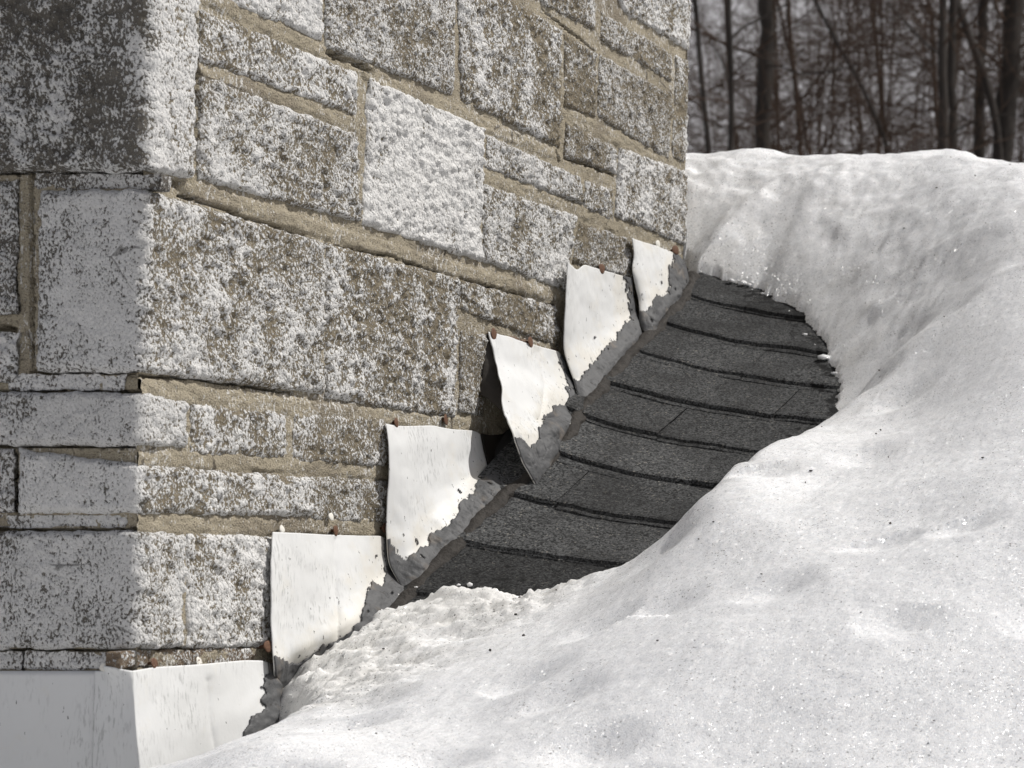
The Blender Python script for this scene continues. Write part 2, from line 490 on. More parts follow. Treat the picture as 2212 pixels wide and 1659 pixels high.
def shingle(xa, xb, yb, seed):
    """one laminated shingle: upper layer with butt edge at Y = yb, lower layer peeping out below it"""
    r = np.random.default_rng(seed)
    n = max(3, int((xb - xa) / 0.009) + 1)
    x = np.linspace(xa, xb, n)
    wob = 0.0022 * gnoise(x * 14, np.full(n, yb * 3.1), 3) + 0.0016 * gnoise(x * 60, np.full(n, yb * 7.7), 4)
    skew = -0.0 * x
    V = []; Fc = []
    def layer(y_b, length, z_b, z_t, th):
        base = sum(len(v) for v in V)
        rows = []
        ys = [y_b + wob + skew, y_b + wob + skew, y_b + wob + 0.004, y_b + 0.5 * length, y_b + length]
        zs = [z_b - th, z_b - 0.0010, z_b, (z_b * 0.45 + z_t * 0.55), z_t]
        for yy, zz in zip(ys, zs):
            yy = np.zeros(n) + yy
            curl = 0.0028 * gnoise(x * 12, yy * 0 + yb * 5, 8) if zz > 0.001 else 0
            rows.append(np.stack([x, yy, roof_h(x, yy) + zz + curl], 1))
        V.append(np.concatenate(rows))
        Fc.append(np.concatenate([grid_faces(5, n, base)[:, ::-1]]))
    layer(yb + r.normal(0, .0012), 0.128, r.uniform(.0095, .0145), 0.0008, 0.007)
    layer(yb - r.choice([-.004, .0045, .009, .013]), 0.05, 0.0055, 0.0030, 0.007)
    return np.concatenate(V), np.concatenate(Fc)

courses = np.arange(-9, 8) * 0.1072 + 3.268
sid = 0
for ci, yb in enumerate(courses):
    if yb > 4.05: continue
    x = -1.772 + 0.004 * gnoise(np.array(ci * 1.7), np.array(0.3), 2).item()
    edges = [x]
    off = [0.21, 0.34, 0.12, 0.27, 0.17, 0.31][ci % 6]
    xx = x + off
    while xx < -1.02:
        edges.append(xx); xx += 0.165 + 0.17 * ((_hash(np.array(ci), np.array(len(edges)), 5) % 1000) / 1000.0).item()
    edges.append(xx)
    for a, b in zip(edges[:-1], edges[1:]):
        V, Fc = shingle(a + 0.0006, b - 0.0006, yb + 0.0012 * ((sid * 37) % 5 - 2) * 0.5, sid)
        t = 0.36 + 0.64 * ((_hash(np.array(sid), np.array(9), 5) % 1000) / 1000.0).item()
        mesh_obj('shingle', V, Fc, M['shingle'], roof, smooth=False, color=(t, 0, 0, 1), attrs={'wet': np.exp(-np.abs(signed(V[:, 0], V[:, 1], open_poly)) / .06) * (V[:, 0] > -1.70)})
        sid += 1

# ------------------------------------------------------------------ chimney: mortar, blocks
chimney = thing('chimney', 'square masonry chimney of rough concrete blocks with flaking white paint', 'chimney', (-2.35, 3.2, -0.4))

# side blocks: quads in frame units, TL TR BR BL, then paint coverage, brown, proud (mm), roughness
SIDE = [
    ([(497, -60), (692, -50), (690, 84), (500, 6)], .60, .0, 8, 1.0),
    ([(703, -60), (980, -40), (973, 203), (702, 100)], .46, .0, 9, 1.0),
    ([(988, -40), (1104, 0), (1205, 66), (1204, 316), (996, 214)], .50, .0, 9, 1.0),
    ([(1218, 76), (1283, 116), (1283, 250), (1219, 228)], .42, .0, 7, .9),
    ([(1293, 120), (1450, 208), (1440, 342), (1292, 252)], .50, .0, 7, .9),
    ([(1130, -50), (1282, -40), (1280, 62), (1175, 8)], .46, .0, 7, .9),
    ([(1299, 30), (1447, 118), (1446, 174), (1298, 86)], .46, .0, 6, .9),
    ([(1310, -50), (1489, -30), (1485, 106), (1345, 22)], .52, .0, 7, .9),
    ([(1460, 122), (1485, 134), (1479, 350), (1452, 335)], .44, .0, 4, .8),
    ([(1220, 266), (1328, 322), (1328, 372), (1219, 338)], .44, .0, 8, .9),
    ([(1338, 322), (1479, 372), (1476, 526), (1328, 466)], .50, .0, 8, .9),
    ([(1263, 392), (1320, 412), (1320, 474), (1262, 448)], .46, .0, 6, .9),
    ([(1052, 296), (1246, 384), (1254, 440), (1049, 360)], .50, .0, 7, 1.0),
    ([(796, 172), (1037, 278), (1034, 562), (779, 480)], .70, .0, 10, 1.1),
    ([(1043, 402), (1238, 468), (1222, 624), (1043, 562)], .50, .0, 8, 1.0),
    ([(1252, 484), (1362, 520), (1360, 600), (1236, 566)], .46, .0, 6, .9),
    ([(431, 26), (762, 158), (768, 246), (431, 128)], .54, .0, 8, 1.0),
    ([(433, 168), (764, 292), (771, 476), (424, 384)], .56, .0, 9, 1.1),
    ([(701, 530), (984, 604), (976, 900), (700, 856)], .50, .0, 9, 1.1),
    ([(992, 608), (1196, 664), (1203, 748), (992, 666)], .46, .0, 7, .9),
    ([(996, 716), (1046, 726), (1038, 894), (990, 886)], .42, .0, 6, .9),
    ([(411, 874), (611, 892), (609, 986), (411, 977)], .48, .0, 7, .9),
    ([(634, 896), (832, 908), (832, 1004), (634, 992)], .44, .0, 7, .9),
    ([(675, 1032), (832, 1040), (832, 1128), (673, 1118)], .44, .0, 6, .9),
    ([(401, 1157), (583, 1161), (580, 1392), (400, 1396)], .56, .0, 9, 1.0),
    # low bands of stained mortar work
    ([(262, 1412), (575, 1400), (575, 1432), (262, 1440)], .34, .55, 1.5, .45),
    ([(1062, 716), (1205, 758), (1203, 782), (1064, 742)], .22, 1.0, 1.5, .45),
    # upper courses above the frame
    ([(330, -330), (640, -300), (640, -80), (330, -90)], .52, .0, 8, 1.0),
    ([(655, -300), (960, -260), (960, -75), (655, -75)], .50, .0, 8, 1.0),
    ([(975, -250), (1290, -200), (1290, -60), (975, -55)], .52, .0, 8, 1.0),
    ([(1305, -200), (1494, -170), (1491, -62), (1305, -62)], .46, .0, 7, 1.0),
]
# corner blocks: front x-left, side x-right; rows (front-left y, corner y, side-right y) for top and bottom
CORNER = [
    ((-40, 406), (-150, -150, -140), (370, 372, 385), .50, .0, 14, .7, 1.35, -.02, .20),
    ((73, 691), (411, 412, 524), (803, 805, 851), .53, .0, 9, 1.1, .45, .10, 0),
    ((-60, 394), (847, 850, 868), (962, 963, 966), .58, .0, 8, .8, .55, .15, .04),
    ((40, 671), (968, 1003, 1032), (1108, 1109, 1116), .52, .0, 8, 1.0, .4, .18, 0),
    ((-60, 389), (1147, 1148, 1153), (1401, 1402, 1398), .56, .0, 9, 1.0, .5, .08, 0),
]
FRONT = [
    ([(-80, 392), (44, 392), (42, 680), (-80, 682)], .52, .0, 6, .9),
    ([(-80, 717), (42, 717), (40, 828), (-80, 830)], .56, .0, 6, .9),
    ([(-60, 968), (35, 968), (35, 1108), (-60, 1108)], .66, .0, 7, .8),
    ([(76, 375), (350, 378), (346, 408), (76, 408)], .50, .3, 2.5, .5),
    ([(20, 808), (276, 808), (270, 843), (20, 843)], .62, .3, 2.0, .5),
    ([(-60, 1113), (282, 1113), (272, 1141), (-60, 1141)], .66, .2, 2.0, .5),
    ([(-60, 1407), (50, 1407), (50, 1446), (-60, 1446)], .50, .2, 2.5, .5),
    ([(53, 1407), (246, 1408), (238, 1446), (53, 1446)], .50, .2, 2.5, .5),
    ([(-420, -150), (-48, -150), (-48, 366), (-420, 366)], .5, 0, 8, 1.0),
    ([(-420, 380), (-90, 380), (-90, 830), (-420, 830)], .55, 0, 8, 1.0),
    ([(-420, 847), (-70, 847), (-70, 1108), (-420, 1108)], .6, 0, 8, 1.0),
    ([(-420, 1147), (-70, 1147), (-70, 1402), (-420, 1402)], .6, 0, 8, 1.0),
]

def relief(s, t, rough, seed):
    """split-face relief in metres"""
    r = 0.0026 * fbm(s / .055, t / .055, seed, 3) + 0.0026 * fbm(s / .015, t / .019, seed + 3, 3)
    d, v = worley(s / .0095, t / .0115, seed + 7)
    peb = sstep(0.62, 0.1, d) * (v > 0.35) * (0.3 + v)
    r = r + 0.0030 * peb + 0.0018 * gnoise(s / .0045, t / .006, seed + 11)
    return r * rough

def block_from_st(S, T, W, H, proud, rough, seed, place, coat=0.0, grey=0.0):
    """S, T grids; W, H size; place(s, t, w) -> points"""
    nu, nv = S.shape
    u = np.linspace(0, 1, nu)[:, None] + 0 * S; v = np.linspace(0, 1, nv)[None, :] + 0 * S
    e = np.minimum(np.minimum(u, 1 - u) * W, np.minimum(v, 1 - v) * H)
    jx = 0.0024 * gnoise(S / .03, T / .03, seed + 20) + 0.0016 * gnoise(S / .010, T / .010, seed + 21)
    jy = 0.0024 * gnoise(S / .03, T / .03, seed + 22) + 0.0016 * gnoise(S / .010, T / .010, seed + 23)
    S2 = S + jx; T2 = T + jy
    rr = relief(S2, T2, rough, seed)
    edge = sstep(0, 0.0055, e + 0.003 * gnoise(S / .012, T / .012, seed + 31))
    w = (proud + rr) * (0.35 + 0.65 * edge)
    P = place(S2, T2, w).reshape(-1, 3)
    Fq = grid_faces(nu, nv)
    ri = ring_idx(nu, nv)
    back = place(S2, T2, np.full_like(w, -0.016)).reshape(-1, 3)[ri]
    nb = len(P); m = len(ri)
    j = np.arange(m); k2 = (j + 1) % m
    skirt = np.stack([ri[j], ri[k2], nb + k2, nb + j], 1)
    V = np.concatenate([P, back])
    a = np.concatenate([np.clip(rr.ravel() / (0.006 * np.maximum(np.broadcast_to(rough, rr.shape).ravel(), .3)), -1, 1), np.full(m, -1.0)])
    cf = np.broadcast_to(coat, rr.shape).ravel()
    gf = np.broadcast_to(grey, rr.shape).ravel()
    return V, Fq, skirt, {'relief': a, 'coat': np.concatenate([cf, cf[ri]]), 'grey': np.concatenate([gf, gf[ri]])}

def side_place(s, t, w):
    return np.stack([xs(t) + w, s, t], -1)
def front_place(s, t, w):
    return np.stack([s, Y0 - w, t], -1)

def quad_grid(q, h=0.0028):
    q = np.array(q, float)
    if len(q) == 5:                     # pentagon: merge the two top points into a polyline top
        tl, tm, tr, br, bl = q
        top = np.array([tl, tm, tr])
    else:
        tl, tr, br, bl = q; top = np.array([tl, (tl + tr) / 2, tr])
    W = max(np.hypot(*(tr - tl)), np.hypot(*(br - bl))); H = max(np.hypot(*(bl - tl)), np.hypot(*(br - tr)))
    nu = max(5, int(W / h)); nv = max(5, int(H / h))
    u = np.linspace(0, 1, nu); v = np.linspace(0, 1, nv)
    L = np.concatenate([[0], np.cumsum(np.hypot(*np.diff(top, axis=0).T))]); L /= L[-1]
    tp = np.stack([np.interp(u, L, top[:, 0]), np.interp(u, L, top[:, 1])], -1)
    bt = bl[None] * (1 - u[:, None]) + br[None] * u[:, None]
    P = tp[:, None, :] * (1 - v[None, :, None]) + bt[:, None, :] * v[None, :, None]
    return P[..., 0], P[..., 1], W, H

block_polys_side = []; block_polys_front = []
seed = 100
for q, cov, br, proud, rough in SIDE:
    yz = np.array([wall_yz(*p) for p in q]); _c = yz.mean(0); yz = [tuple(p + np.sign(p - _c) * .0022) for p in yz]
    block_polys_side.append(yz)
    S, T, W, H = quad_grid(yz)
    V, Fq, sk, a = block_from_st(S, T, W, H, proud * .62 / 1000, rough, seed, side_place)
    mesh_obj('block' if H > .03 or cov > .45 else 'mortar_band', V, [Fq, sk], M['block'], chimney, color=(cov + (.11 * ((seed * 7 % 13) / 12.0) - .055), br, (seed * 5 % 11) / 20.0, 1), attrs=a)
    seed += 41
for q, cov, br, proud, rough in FRONT:
    xz = [front_pt(*p)[[0, 2]] for p in q]
    block_polys_front.append(xz)
    S, T, W, H = quad_grid(xz)
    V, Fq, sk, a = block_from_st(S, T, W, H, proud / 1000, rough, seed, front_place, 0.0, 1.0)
    mesh_obj('block' if proud > 3 else 'mortar_band', V, [Fq, sk[:, ::-1]], M['block'], chimney, color=(cov + (.11 * ((seed * 7 % 13) / 12.0) - .055), br, (seed * 5 % 11) / 20.0, 1), attrs=a)
    seed += 41

def corner_place(q, z, w):
    """q < 0 along the front, q > 0 along the side"""
    th = sstep(-0.003, 0.003, q) * (np.pi / 2)
    nx, ny = np.sin(th), -np.cos(th)
    X = np.where(q < 0, xs(z) + q, xs(z)); Y = np.where(q < 0, Y0, Y0 + q)
    r = 0.0015 * np.exp(-(q / .005) ** 2)
    return np.stack([X + nx * (w - r), Y + ny * (w - r), z], -1)

for (xl, xr), tops, bots, cov, br, proud, rough, fr_rough, fr_coat, sd_coat in CORNER:
    def z_front(y): return front_pt(0, y)[2]
    ql = front_pt(xl, 800)[0] + XA
    qr = np.mean([wall_yz(xr, tops[2])[0], wall_yz(xr, bots[2])[0]]) - Y0
    zt = [z_front(tops[0]), z_front(tops[1]), wall_yz(xr, tops[2])[1]]
    zb = [z_front(bots[0]), z_front(bots[1]), wall_yz(xr, bots[2])[1]]
    h = 0.0028
    nu = int((qr - ql) / h); nv = max(5, int((zt[1] - zb[1]) / h))
    qq = np.linspace(ql, qr, nu)
    top = np.interp(qq, [ql, 0, qr], zt); bot = np.interp(qq, [ql, 0, qr], zb)
    v = np.linspace(0, 1, nv)
    T = top[:, None] * (1 - v) + bot[:, None] * v
    S = qq[:, None] + 0 * T
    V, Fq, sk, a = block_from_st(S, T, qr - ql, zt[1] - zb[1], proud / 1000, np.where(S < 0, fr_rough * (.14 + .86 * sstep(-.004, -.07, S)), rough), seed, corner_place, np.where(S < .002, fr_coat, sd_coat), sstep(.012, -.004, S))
    mesh_obj('block', V, [Fq, sk], M['block'], chimney, color=(cov + (.11 * ((seed * 7 % 13) / 12.0) - .055), br, (seed * 5 % 11) / 20.0, 1), attrs=a)
    block_polys_side.append([(Y0 - .05, zt[1]), (Y0 + qr, zt[2]), (Y0 + qr, zb[2]), (Y0 - .05, zb[1])])
    block_polys_front.append([(-XA + ql, zt[0]), (-XA + .05, zt[1]), (-XA + .05, zb[1]), (-XA + ql, zb[0])])
    seed += 41

BEADS = [([(398, 402), (700, 500), (1000, 588), (1215, 643)], .011, .0065),
         ([(305, 838), (600, 880), (1030, 925)], .014, .006),
         ([(300, 990), (560, 1000), (830, 1020)], .010, .005),
         ([(290, 1130), (560, 1136), (830, 1142)], .012, .005),
         ([(440, -8), (700, 112)], .010, .005), ([(424, 146), (765, 270)], .010, .005),
         ([(790, 158), (1000, 250), (1205, 338)], .011, .005), ([(1043, 380), (1250, 455), (1330, 490)], .011, .004),
         ([(1212, 66), (1212, 340)], .005, .004), ([(1222, 246), (1330, 300), (1440, 350)], .012, .004),
         ([(695, 530), (694, 850)], .006, .004), ([(402, 870), (402, 972)], .006, .004),
         ([(622, 890), (620, 990)], .006, .0045), ([(394, 1150), (394, 1396)], .006, .004), ([(785, 260), (776, 480)], .007, .004)]
CRACKS = [([(383, 420), (480, 453), (560, 480), (640, 508), (690, 532), (840, 553), (951, 596)], .0014),
          ([(991, 603), (1100, 632), (1195, 663)], .0014),
          ([(298, 812), (400, 816), (473, 827), (560, 838), (633, 851)], .0016),
          ([(703, 112), (760, 134), (800, 154)], .0042), ([(338, 384), (378, 396)], .005),
          ([(1218, 341), (1270, 358), (1325, 378)], .0022),
          ([(1198, 327), (1203, 350)], .002), ([(414, -10), (419, 100), (421, 200), (418, 300), (405, 388)], .0055),
          ([(1170, 20), (1285, 112)], .0013),
          ([(250, 1403), (420, 1402), (580, 1396)], .0015), ([(1038, 280), (1038, 340)], .002), ([(1195, 670), (1205, 745)], .003)]
CRACKS_F = [([(-60, 372), (233, 371), (330, 374)], .0022), ([(69, 372), (70, 600), (71, 804)], .0016),
            ([(70, 805), (300, 805)], .0016), ([(-60, 964), (300, 964)], .0018), ([(-60, 1144), (300, 1144)], .0016),
            ([(-60, 1404), (260, 1405)], .0016), ([(-60, 845), (300, 845)], .0012), ([(-60, 712), (30, 712)], .0045),
            ([(38, 965), (38, 1110)], .0014), ([(51, 1404), (51, 1448)], .001), ([(246, 1404), (240, 1446)], .0015)]

def mortar_grid(s0, s1, t0, t1, h, polys, beads, cracks, place, seed):
    s = np.arange(s0, s1 + h, h); t = np.arange(t0, t1 + h, h)
    S, T = np.meshgrid(s, t, indexing='ij')
    hide = np.zeros(S.shape, bool)
    for p in polys:
        pp = np.array(p); 
        bb = (S > pp[:, 0].min()) & (S < pp[:, 0].max()) & (T > pp[:, 1].min()) & (T < pp[:, 1].max())
        if bb.any():
            sub = np.zeros(S.shape, bool)
            sub[bb] = signed(S[bb], T[bb], p) > 0.014
            hide |= sub
    w = 0.0003 + 0.0020 * fbm(S / .035, T / .035, seed, 3) + 0.0008 * gnoise(S / .006, T / .006, seed + 9)
    for line, hw, ht in beads:
        d = poly_dist(S + 0.003 * gnoise(S / .02, T / .02, 77), T + 0.003 * gnoise(S / .02, T / .02, 78), line, False)
        w = np.maximum(w, ht * .55 * np.clip(1 - (d / hw) ** 6, 0, 1) + 0.0018 * fbm(S / .02, T / .010, 79, 4) - 0.004 * (d > hw))
    for line, hw in cracks:
        d = poly_dist(S + 0.0022 * gnoise(S / .012, T / .012, 87), T + 0.0022 * gnoise(S / .012, T / .012, 88), line, False)
        w = np.where(d < hw, -0.022, w)
    nu, nv = S.shape
    Fq = grid_faces(nu, nv)
    keep = ~(hide.ravel()[Fq].all(1))
    P = place(S, T, w).reshape(-1, 3)
    Fq = Fq[keep]
    used = np.unique(Fq); re = np.full(nu * nv, -1); re[used] = np.arange(len(used))
    return P[used], re[Fq]

toyz = lambda L: [wall_yz(*p) for p in L]
toxz = lambda L: [tuple(front_pt(*p)[[0, 2]]) for p in L]
V, Fq = mortar_grid(Y0 - 0.002, YB, -0.32, 1.26, 0.0024, block_polys_side,
                    [(toyz(a), b, c) for a, b, c in BEADS], [(toyz(a), b) for a, b in CRACKS], side_place, 500)
mesh_obj('mortar', V, Fq, M['mortar'], chimney)
V, Fq = mortar_grid(-2.19, -XA + 0.004, -0.32, 0.86, 0.0024, block_polys_front, [], [(toxz(a), b) for a, b in CRACKS_F], front_place, 600)
mesh_obj('mortar', V, Fq[:, ::-1], M['mortar'], chimney)

def core():
    zb, zt = -0.9, 1.75; x0 = -2.95
    V = np.array([[x0, Y0 + .02, zb], [xs(zb) - .02, Y0 + .02, zb], [xs(zb) - .02, YB - .002, zb], [x0, YB - .002, zb],
                  [x0, Y0 + .02, zt], [xs(zt) - .02, Y0 + .02, zt], [xs(zt) - .02, YB - .002, zt], [x0, YB - .002, zt]])
    Fq = np.array([[0, 3, 2, 1], [4, 5, 6, 7], [0, 1, 5, 4], [1, 2, 6, 5], [2, 3, 7, 6], [3, 0, 4, 7]])
    return V, Fq
V, Fq = core()
mesh_obj('masonry_core', V, Fq, M['mortar'], chimney, smooth=False)
# rear skin, closes the joint between the side mortar and the core
V = np.array([[xs(z) + o, YB, z] for z in (-.9, 1.26) for o in (-.06, 0.001)]); 
mesh_obj('rear_edge', V, np.array([[0, 1, 3, 2]]), M['mortar'], chimney, smooth=False)
# plain upper shaft above the traced courses and a cap
V, Fq = box_verts(-2.97, xs(1.5) + .004, Y0 - .004, YB + .004, 1.255, 1.76)
mesh_obj('upper_shaft', V, Fq, M['mortar'], chimney, smooth=False)
V, Fq = box_verts(-3.02, xs(1.5) + .05, Y0 - .05, YB + .05, 1.762, 1.86)
mesh_obj('cap', V, Fq, M['mortar'], chimney, smooth=False)

# ------------------------------------------------------------------ flashing
def pt3(p):
    x, y, w = p[:3]
    if isinstance(w, str):
        add = float(w[1:]) / 1000 if len(w) > 1 else 0.004
        return roof_pt(x, y, add)
    return wall_pt(x, y, w / 1000)

def curve(P, n):
    P = np.array(P, float)
    L = np.concatenate([[0], np.cumsum(np.linalg.norm(np.diff(P, axis=0), axis=1))]); L /= L[-1]
    # smooth resample (Catmull-like via piecewise cubic on chord length)
    u = np.linspace(0, 1, n)
    out = np.stack([np.interp(u, L, P[:, k]) for k in range(3)], 1)
    k = max(1, n // 24)
    if n > 8:
        ker = np.ones(2 * k + 1) / (2 * k + 1)
        pad = np.concatenate([2 * out[:1] - out[1:k + 1][::-1], out, 2 * out[-1:] - out[-k - 1:-1][::-1]])
        sm = np.stack([np.convolve(pad[:, j], ker, 'valid') for j in range(3)], 1)
        sm[0] = out[0]; sm[-1] = out[-1]; out = sm
    return out

def coons(top, right, bottom, left, h=0.0022):
    """top: TL->TR, right: TR->BR, bottom: BL->BR, left: TL->BL"""
    ln = lambda c: np.linalg.norm(np.diff(np.array(c), axis=0), axis=1).sum()
    nu = max(8, int(max(ln(top), ln(bottom)) / h)); nv = max(8, int(max(ln(left), ln(right)) / h))
    t, b = curve(top, nu), curve(bottom, nu); l, r = curve(left, nv), curve(right, nv)
    u = np.linspace(0, 1, nu)[:, None, None]; v = np.linspace(0, 1, nv)[None, :, None]
    P = (1 - v) * t[:, None] + v * b[:, None] + (1 - u) * l[None] + u * r[None]
    P -= (1 - u) * (1 - v) * t[0] + u * (1 - v) * t[-1] + (1 - u) * v * b[0] + u * v * b[-1]
    return P

def grid_normals(P):
    du = np.gradient(P, axis=0); dv = np.gradient(P, axis=1)
    n = np.cross(dv, du)
    n /= np.linalg.norm(n, axis=-1, keepdims=True) + 1e-12
    return n

def sheet(name, label, top, right, bottom, left, tar, seed, mat='white', thick=0.0012, wav=0.0020, creases=(), group='step flashing sheets up the chimney side', lump=1.0):
    top, right, bottom, left = [[pt3(p) for p in c] for c in (top, right, bottom, left)]
    P = coons(top, right, bottom, left)
    nu, nv = P.shape[:2]
    N = grid_normals(P)
    if N[..., 0].mean() < 0: N = -N
    a, b = P[..., 1], P[..., 2]
    P = P + N * (wav * fbm(a / .07, b / .09, seed, 3) + 0.0004 * gnoise(a / .012, b / .02, seed + 5))[..., None]
    if creases:
        ix, iy = to_img(P)
        for cl, dp in creases: P = P - N * (dp * np.exp(-np.abs(poly_dist(ix, iy, cl, False)) / 7.0))[..., None]
    loc = tuple(P.reshape(-1, 3).mean(0) + np.array([0, 0, -0.05]))
    root = thing(name, label, 'flashing', loc, group)
    ix, iy = to_img(P)
    gr = np.exp(np.minimum(signed(ix, iy, tar), 0) / 42.0) if tar else np.zeros((nu, nv))
    o = mesh_obj('metal_sheet', P.reshape(-1, 3), grid_faces(nu, nv), M[mat], root, attrs={'grime': gr})
    s = o.modifiers.new('thickness', 'SOLIDIFY'); s.thickness = thick; s.offset = 0
    if tar:
        ix, iy = to_img(P)
        jag = 7 * fbm(a / .009, b / .020, seed + 40, 4) + 7 * fbm(a / .05, b / .05, seed + 41, 2)
        sd = signed(ix, iy, tar) + jag - 3
        spots = fbm(a / .010, b / .026, seed + 60, 3) * 26 - 22 
        sd = np.maximum(sd, np.where(signed(ix, iy, tar) > -34, spots, -9))
        fl = fbm(a / .008, b / .016, seed + 70, 3) * 30 - 25
        sd = np.where((sd > 0) & (sd < 38), np.minimum(sd, -fl), sd)
        Fq = grid_faces(nu, nv)
        keep = (sd.ravel()[Fq] > 0).sum(1) >= 3
        d = np.clip(sd, 0, 25) / 25
        ed = np.minimum(np.minimum(np.arange(nu), np.arange(nu)[::-1])[:, None], np.minimum(np.arange(nv), np.arange(nv)[::-1])[None]) / 7.0
        hgt = 0.0010 + lump * d * np.clip(ed, 0, 1) * (0.0016 + 0.0030 * np.abs(fbm(a / .04, b / .04, seed + 50, 2)) + 0.0006 * gnoise(a / .009, b / .009, seed + 51))
        Q = (P + N * hgt[..., None]).reshape(-1, 3)
        Fk = Fq[keep]
        if len(Fk):
            used = np.unique(Fk); re = np.full(nu * nv, -1); re[used] = np.arange(len(used))
            t = mesh_obj('sealant', Q[used], re[Fk], M['tar'], root)
            sm = t.modifiers.new('thickness', 'SOLIDIFY'); sm.thickness = 0.0015; sm.offset = -1
    return root

def lens(center, normal, r, th, n=16):
    nrm = Vector(normal).normalized(); q = nrm.to_track_quat('Z', 'Y')
    prof = [(0.0, th), (0.45, th * 0.93), (0.8, th * 0.66), (1.0, th * 0.28), (1.0, 0.0), (0.3, -0.0003), (0.3, -0.02)]
    V = []; 
    for rr, z in prof[1:]:
        for k in range(n):
            a = 2 * math.pi * k / n
            j = 1 + 0.06 * math.sin(3 * a + center[1] * 90)
            V.append(Vector(center) + q @ Vector((rr * r * j * math.cos(a), rr * r * j * math.sin(a), z)))
    V.append(Vector(center) + q @ Vector((0, 0, th)))
    Fq = []; Ft = []
    for i in range(len(prof) - 2):
        for k in range(n):
            Fq.append([i * n + k, (i + 1) * n + k, (i + 1) * n + (k + 1) % n, i * n + (k + 1) % n])
    c = len(V) - 1
    for k in range(n): Ft.append([c, k, (k + 1) % n])
    return np.array([list(v) for v in V]), [np.array(Fq), np.array(Ft)]

def nail(root, x, y, w=6, r=0.0062, white=0.3, tilt=(0, 0, 0), front=False):
    p = front_pt(x, y, w / 1000) if front else wall_pt(x, y, w / 1000)
    nrm = np.array((0, -1, 0) if front else (1, 0, 0), float) + np.array(tilt)
    V, Fc = lens(p, np.array([nrm[0], nrm[1] * .5, nrm[2] * .5]), r * 1.12, 0.0014)
    mesh_obj('nail', V, Fc, M['nail'], root, color=(white, 0, 0, 1))

# --- sheets up the side, from the front corner towards the rear
# corner sheet: front leg and side leg folded round the corner
def corner_sheet():
    side = coons([pt3(p) for p in [(285, 1449, 8), (333, 1441, 9), (430, 1435, 10), (528, 1426, 9), (570, 1427, 8), (587, 1434, 8)]],
                 [pt3(p) for p in [(587, 1434, 8), (591, 1460, 10), (602, 1489, 14), (598, 1533, 22), (596, 1594, 30), (600, 1680, 40)]],
                 [pt3(p) for p in [(306, 1745, 26), (450, 1720, 24), (600, 1680, 40)]],
                 [pt3(p) for p in [(285, 1449, 8), (290, 1520, 12), (296, 1600, 19), (302, 1660, 23), (306, 1745, 26)]])
    le = side[0]                                   # the folded edge
    nv = len(le); nu = 36
    xl = np.array([front_pt(203 + 3 * k / nv, 1449, .010)[0] for k in range(nv)])
    fr = np.zeros((nu, nv, 3))
    for i in range(nu):
        f = i / (nu - 1)
        fr[i, :, 0] = xl * (1 - f) + le[:, 0] * f
        fr[i, :, 1] = (Y0 - .0085 - .010 * (le[0, 2] - le[:, 2]) / .2) * (1 - f) + le[:, 1] * f - 0.003 * math.sin(f * math.pi)
        fr[i, :, 2] = le[:, 2]
    # lip curled away from the wall at the top of the front leg
    fr[:, :, 2] += np.interp(np.linspace(0, 1, nu), [0, .3, .45, .7, 1], [0, .0, .006, .004, 0])[:, None] * np.exp(-np.arange(nv) / 6.0)[None]
    fr[:, :, 1] -= np.interp(np.linspace(0, 1, nu), [0, .3, .5, .8, 1], [0, .001, .012, .009, 0])[:, None] * np.exp(-np.arange(nv) / 5.0)[None]
    P = np.concatenate([fr[:-1], side]); nu = len(P)
    a = np.cumsum(np.linalg.norm(np.diff(P[:, 0], axis=0, prepend=P[:1, 0]), axis=1))[:, None] + 0 * P[..., 2]
    b = P[..., 2]
    N = grid_normals(P)
    if N[-1, :, 0].mean() < 0: N = -N
    ix, iy = to_img(P)
    P = P + N * (0.0018 * fbm(a / .08, b / .10, 911, 3) - .0035 * np.exp(-poly_dist(ix, iy, [(450, 1470), (458, 1560), (470, 1620)], False) / 7.0))[..., None]
    root = thing('flashing', 'lowest white flashing sheet folded round the front corner of the chimney', 'flashing', tuple(P[60, -1]), 'step flashing sheets up the chimney side')
    o = mesh_obj('metal_sheet', P.reshape(-1, 3), grid_faces(nu, nv), M['white'], root)
    s = o.modifiers.new('thickness', 'SOLIDIFY'); s.thickness = .0012; s.offset = 0
    ix, iy = to_img(P)
    tarp = [(572, 1420), (580, 1453), (566, 1472), (568, 1497), (557, 1516), (575, 1527), (548, 1545), (530, 1562), (527, 1584), (529, 1610), (500, 1640), (500, 1720), (650, 1720), (640, 1420)]
    sd = signed(ix, iy, tarp) + 7 * fbm(a / .012, b / .012, 40, 3)
    sd[:40] = -9
    Fq = grid_faces(nu, nv); keep = (sd.ravel()[Fq] > 0).sum(1) >= 3
    d = np.clip(sd, 0, 25) / 25
    hgt = 0.0010 + d * (0.002 + 0.004 * np.abs(fbm(a / .035, b / .035, 57, 2)) + 0.001 * gnoise(a / .009, b / .009, 51))
    Q = (P + N * hgt[..., None]).reshape(-1, 3); Fk = Fq[keep]
    used = np.unique(Fk); re = np.full(nu * nv, -1); re[used] = np.arange(len(used))
    t = mesh_obj('sealant', Q[used], re[Fk], M['tar'], root)
    sm = t.modifiers.new('thickness', 'SOLIDIFY'); sm.thickness = 0.0015; sm.offset = -1
    nail(root, 333, 1432, 8, .0058, .42, (0, .2, .3)); nail(root, 430, 1431, 9, .0066, .62, (0, .45, .25)); nail(root, 579, 1396, 14, .0070, .05, (0, -.15, .1))
    nail(root, 225, 1441, 17, .0048, 1.0, (0, 0, 0), front=True)
corner_sheet()

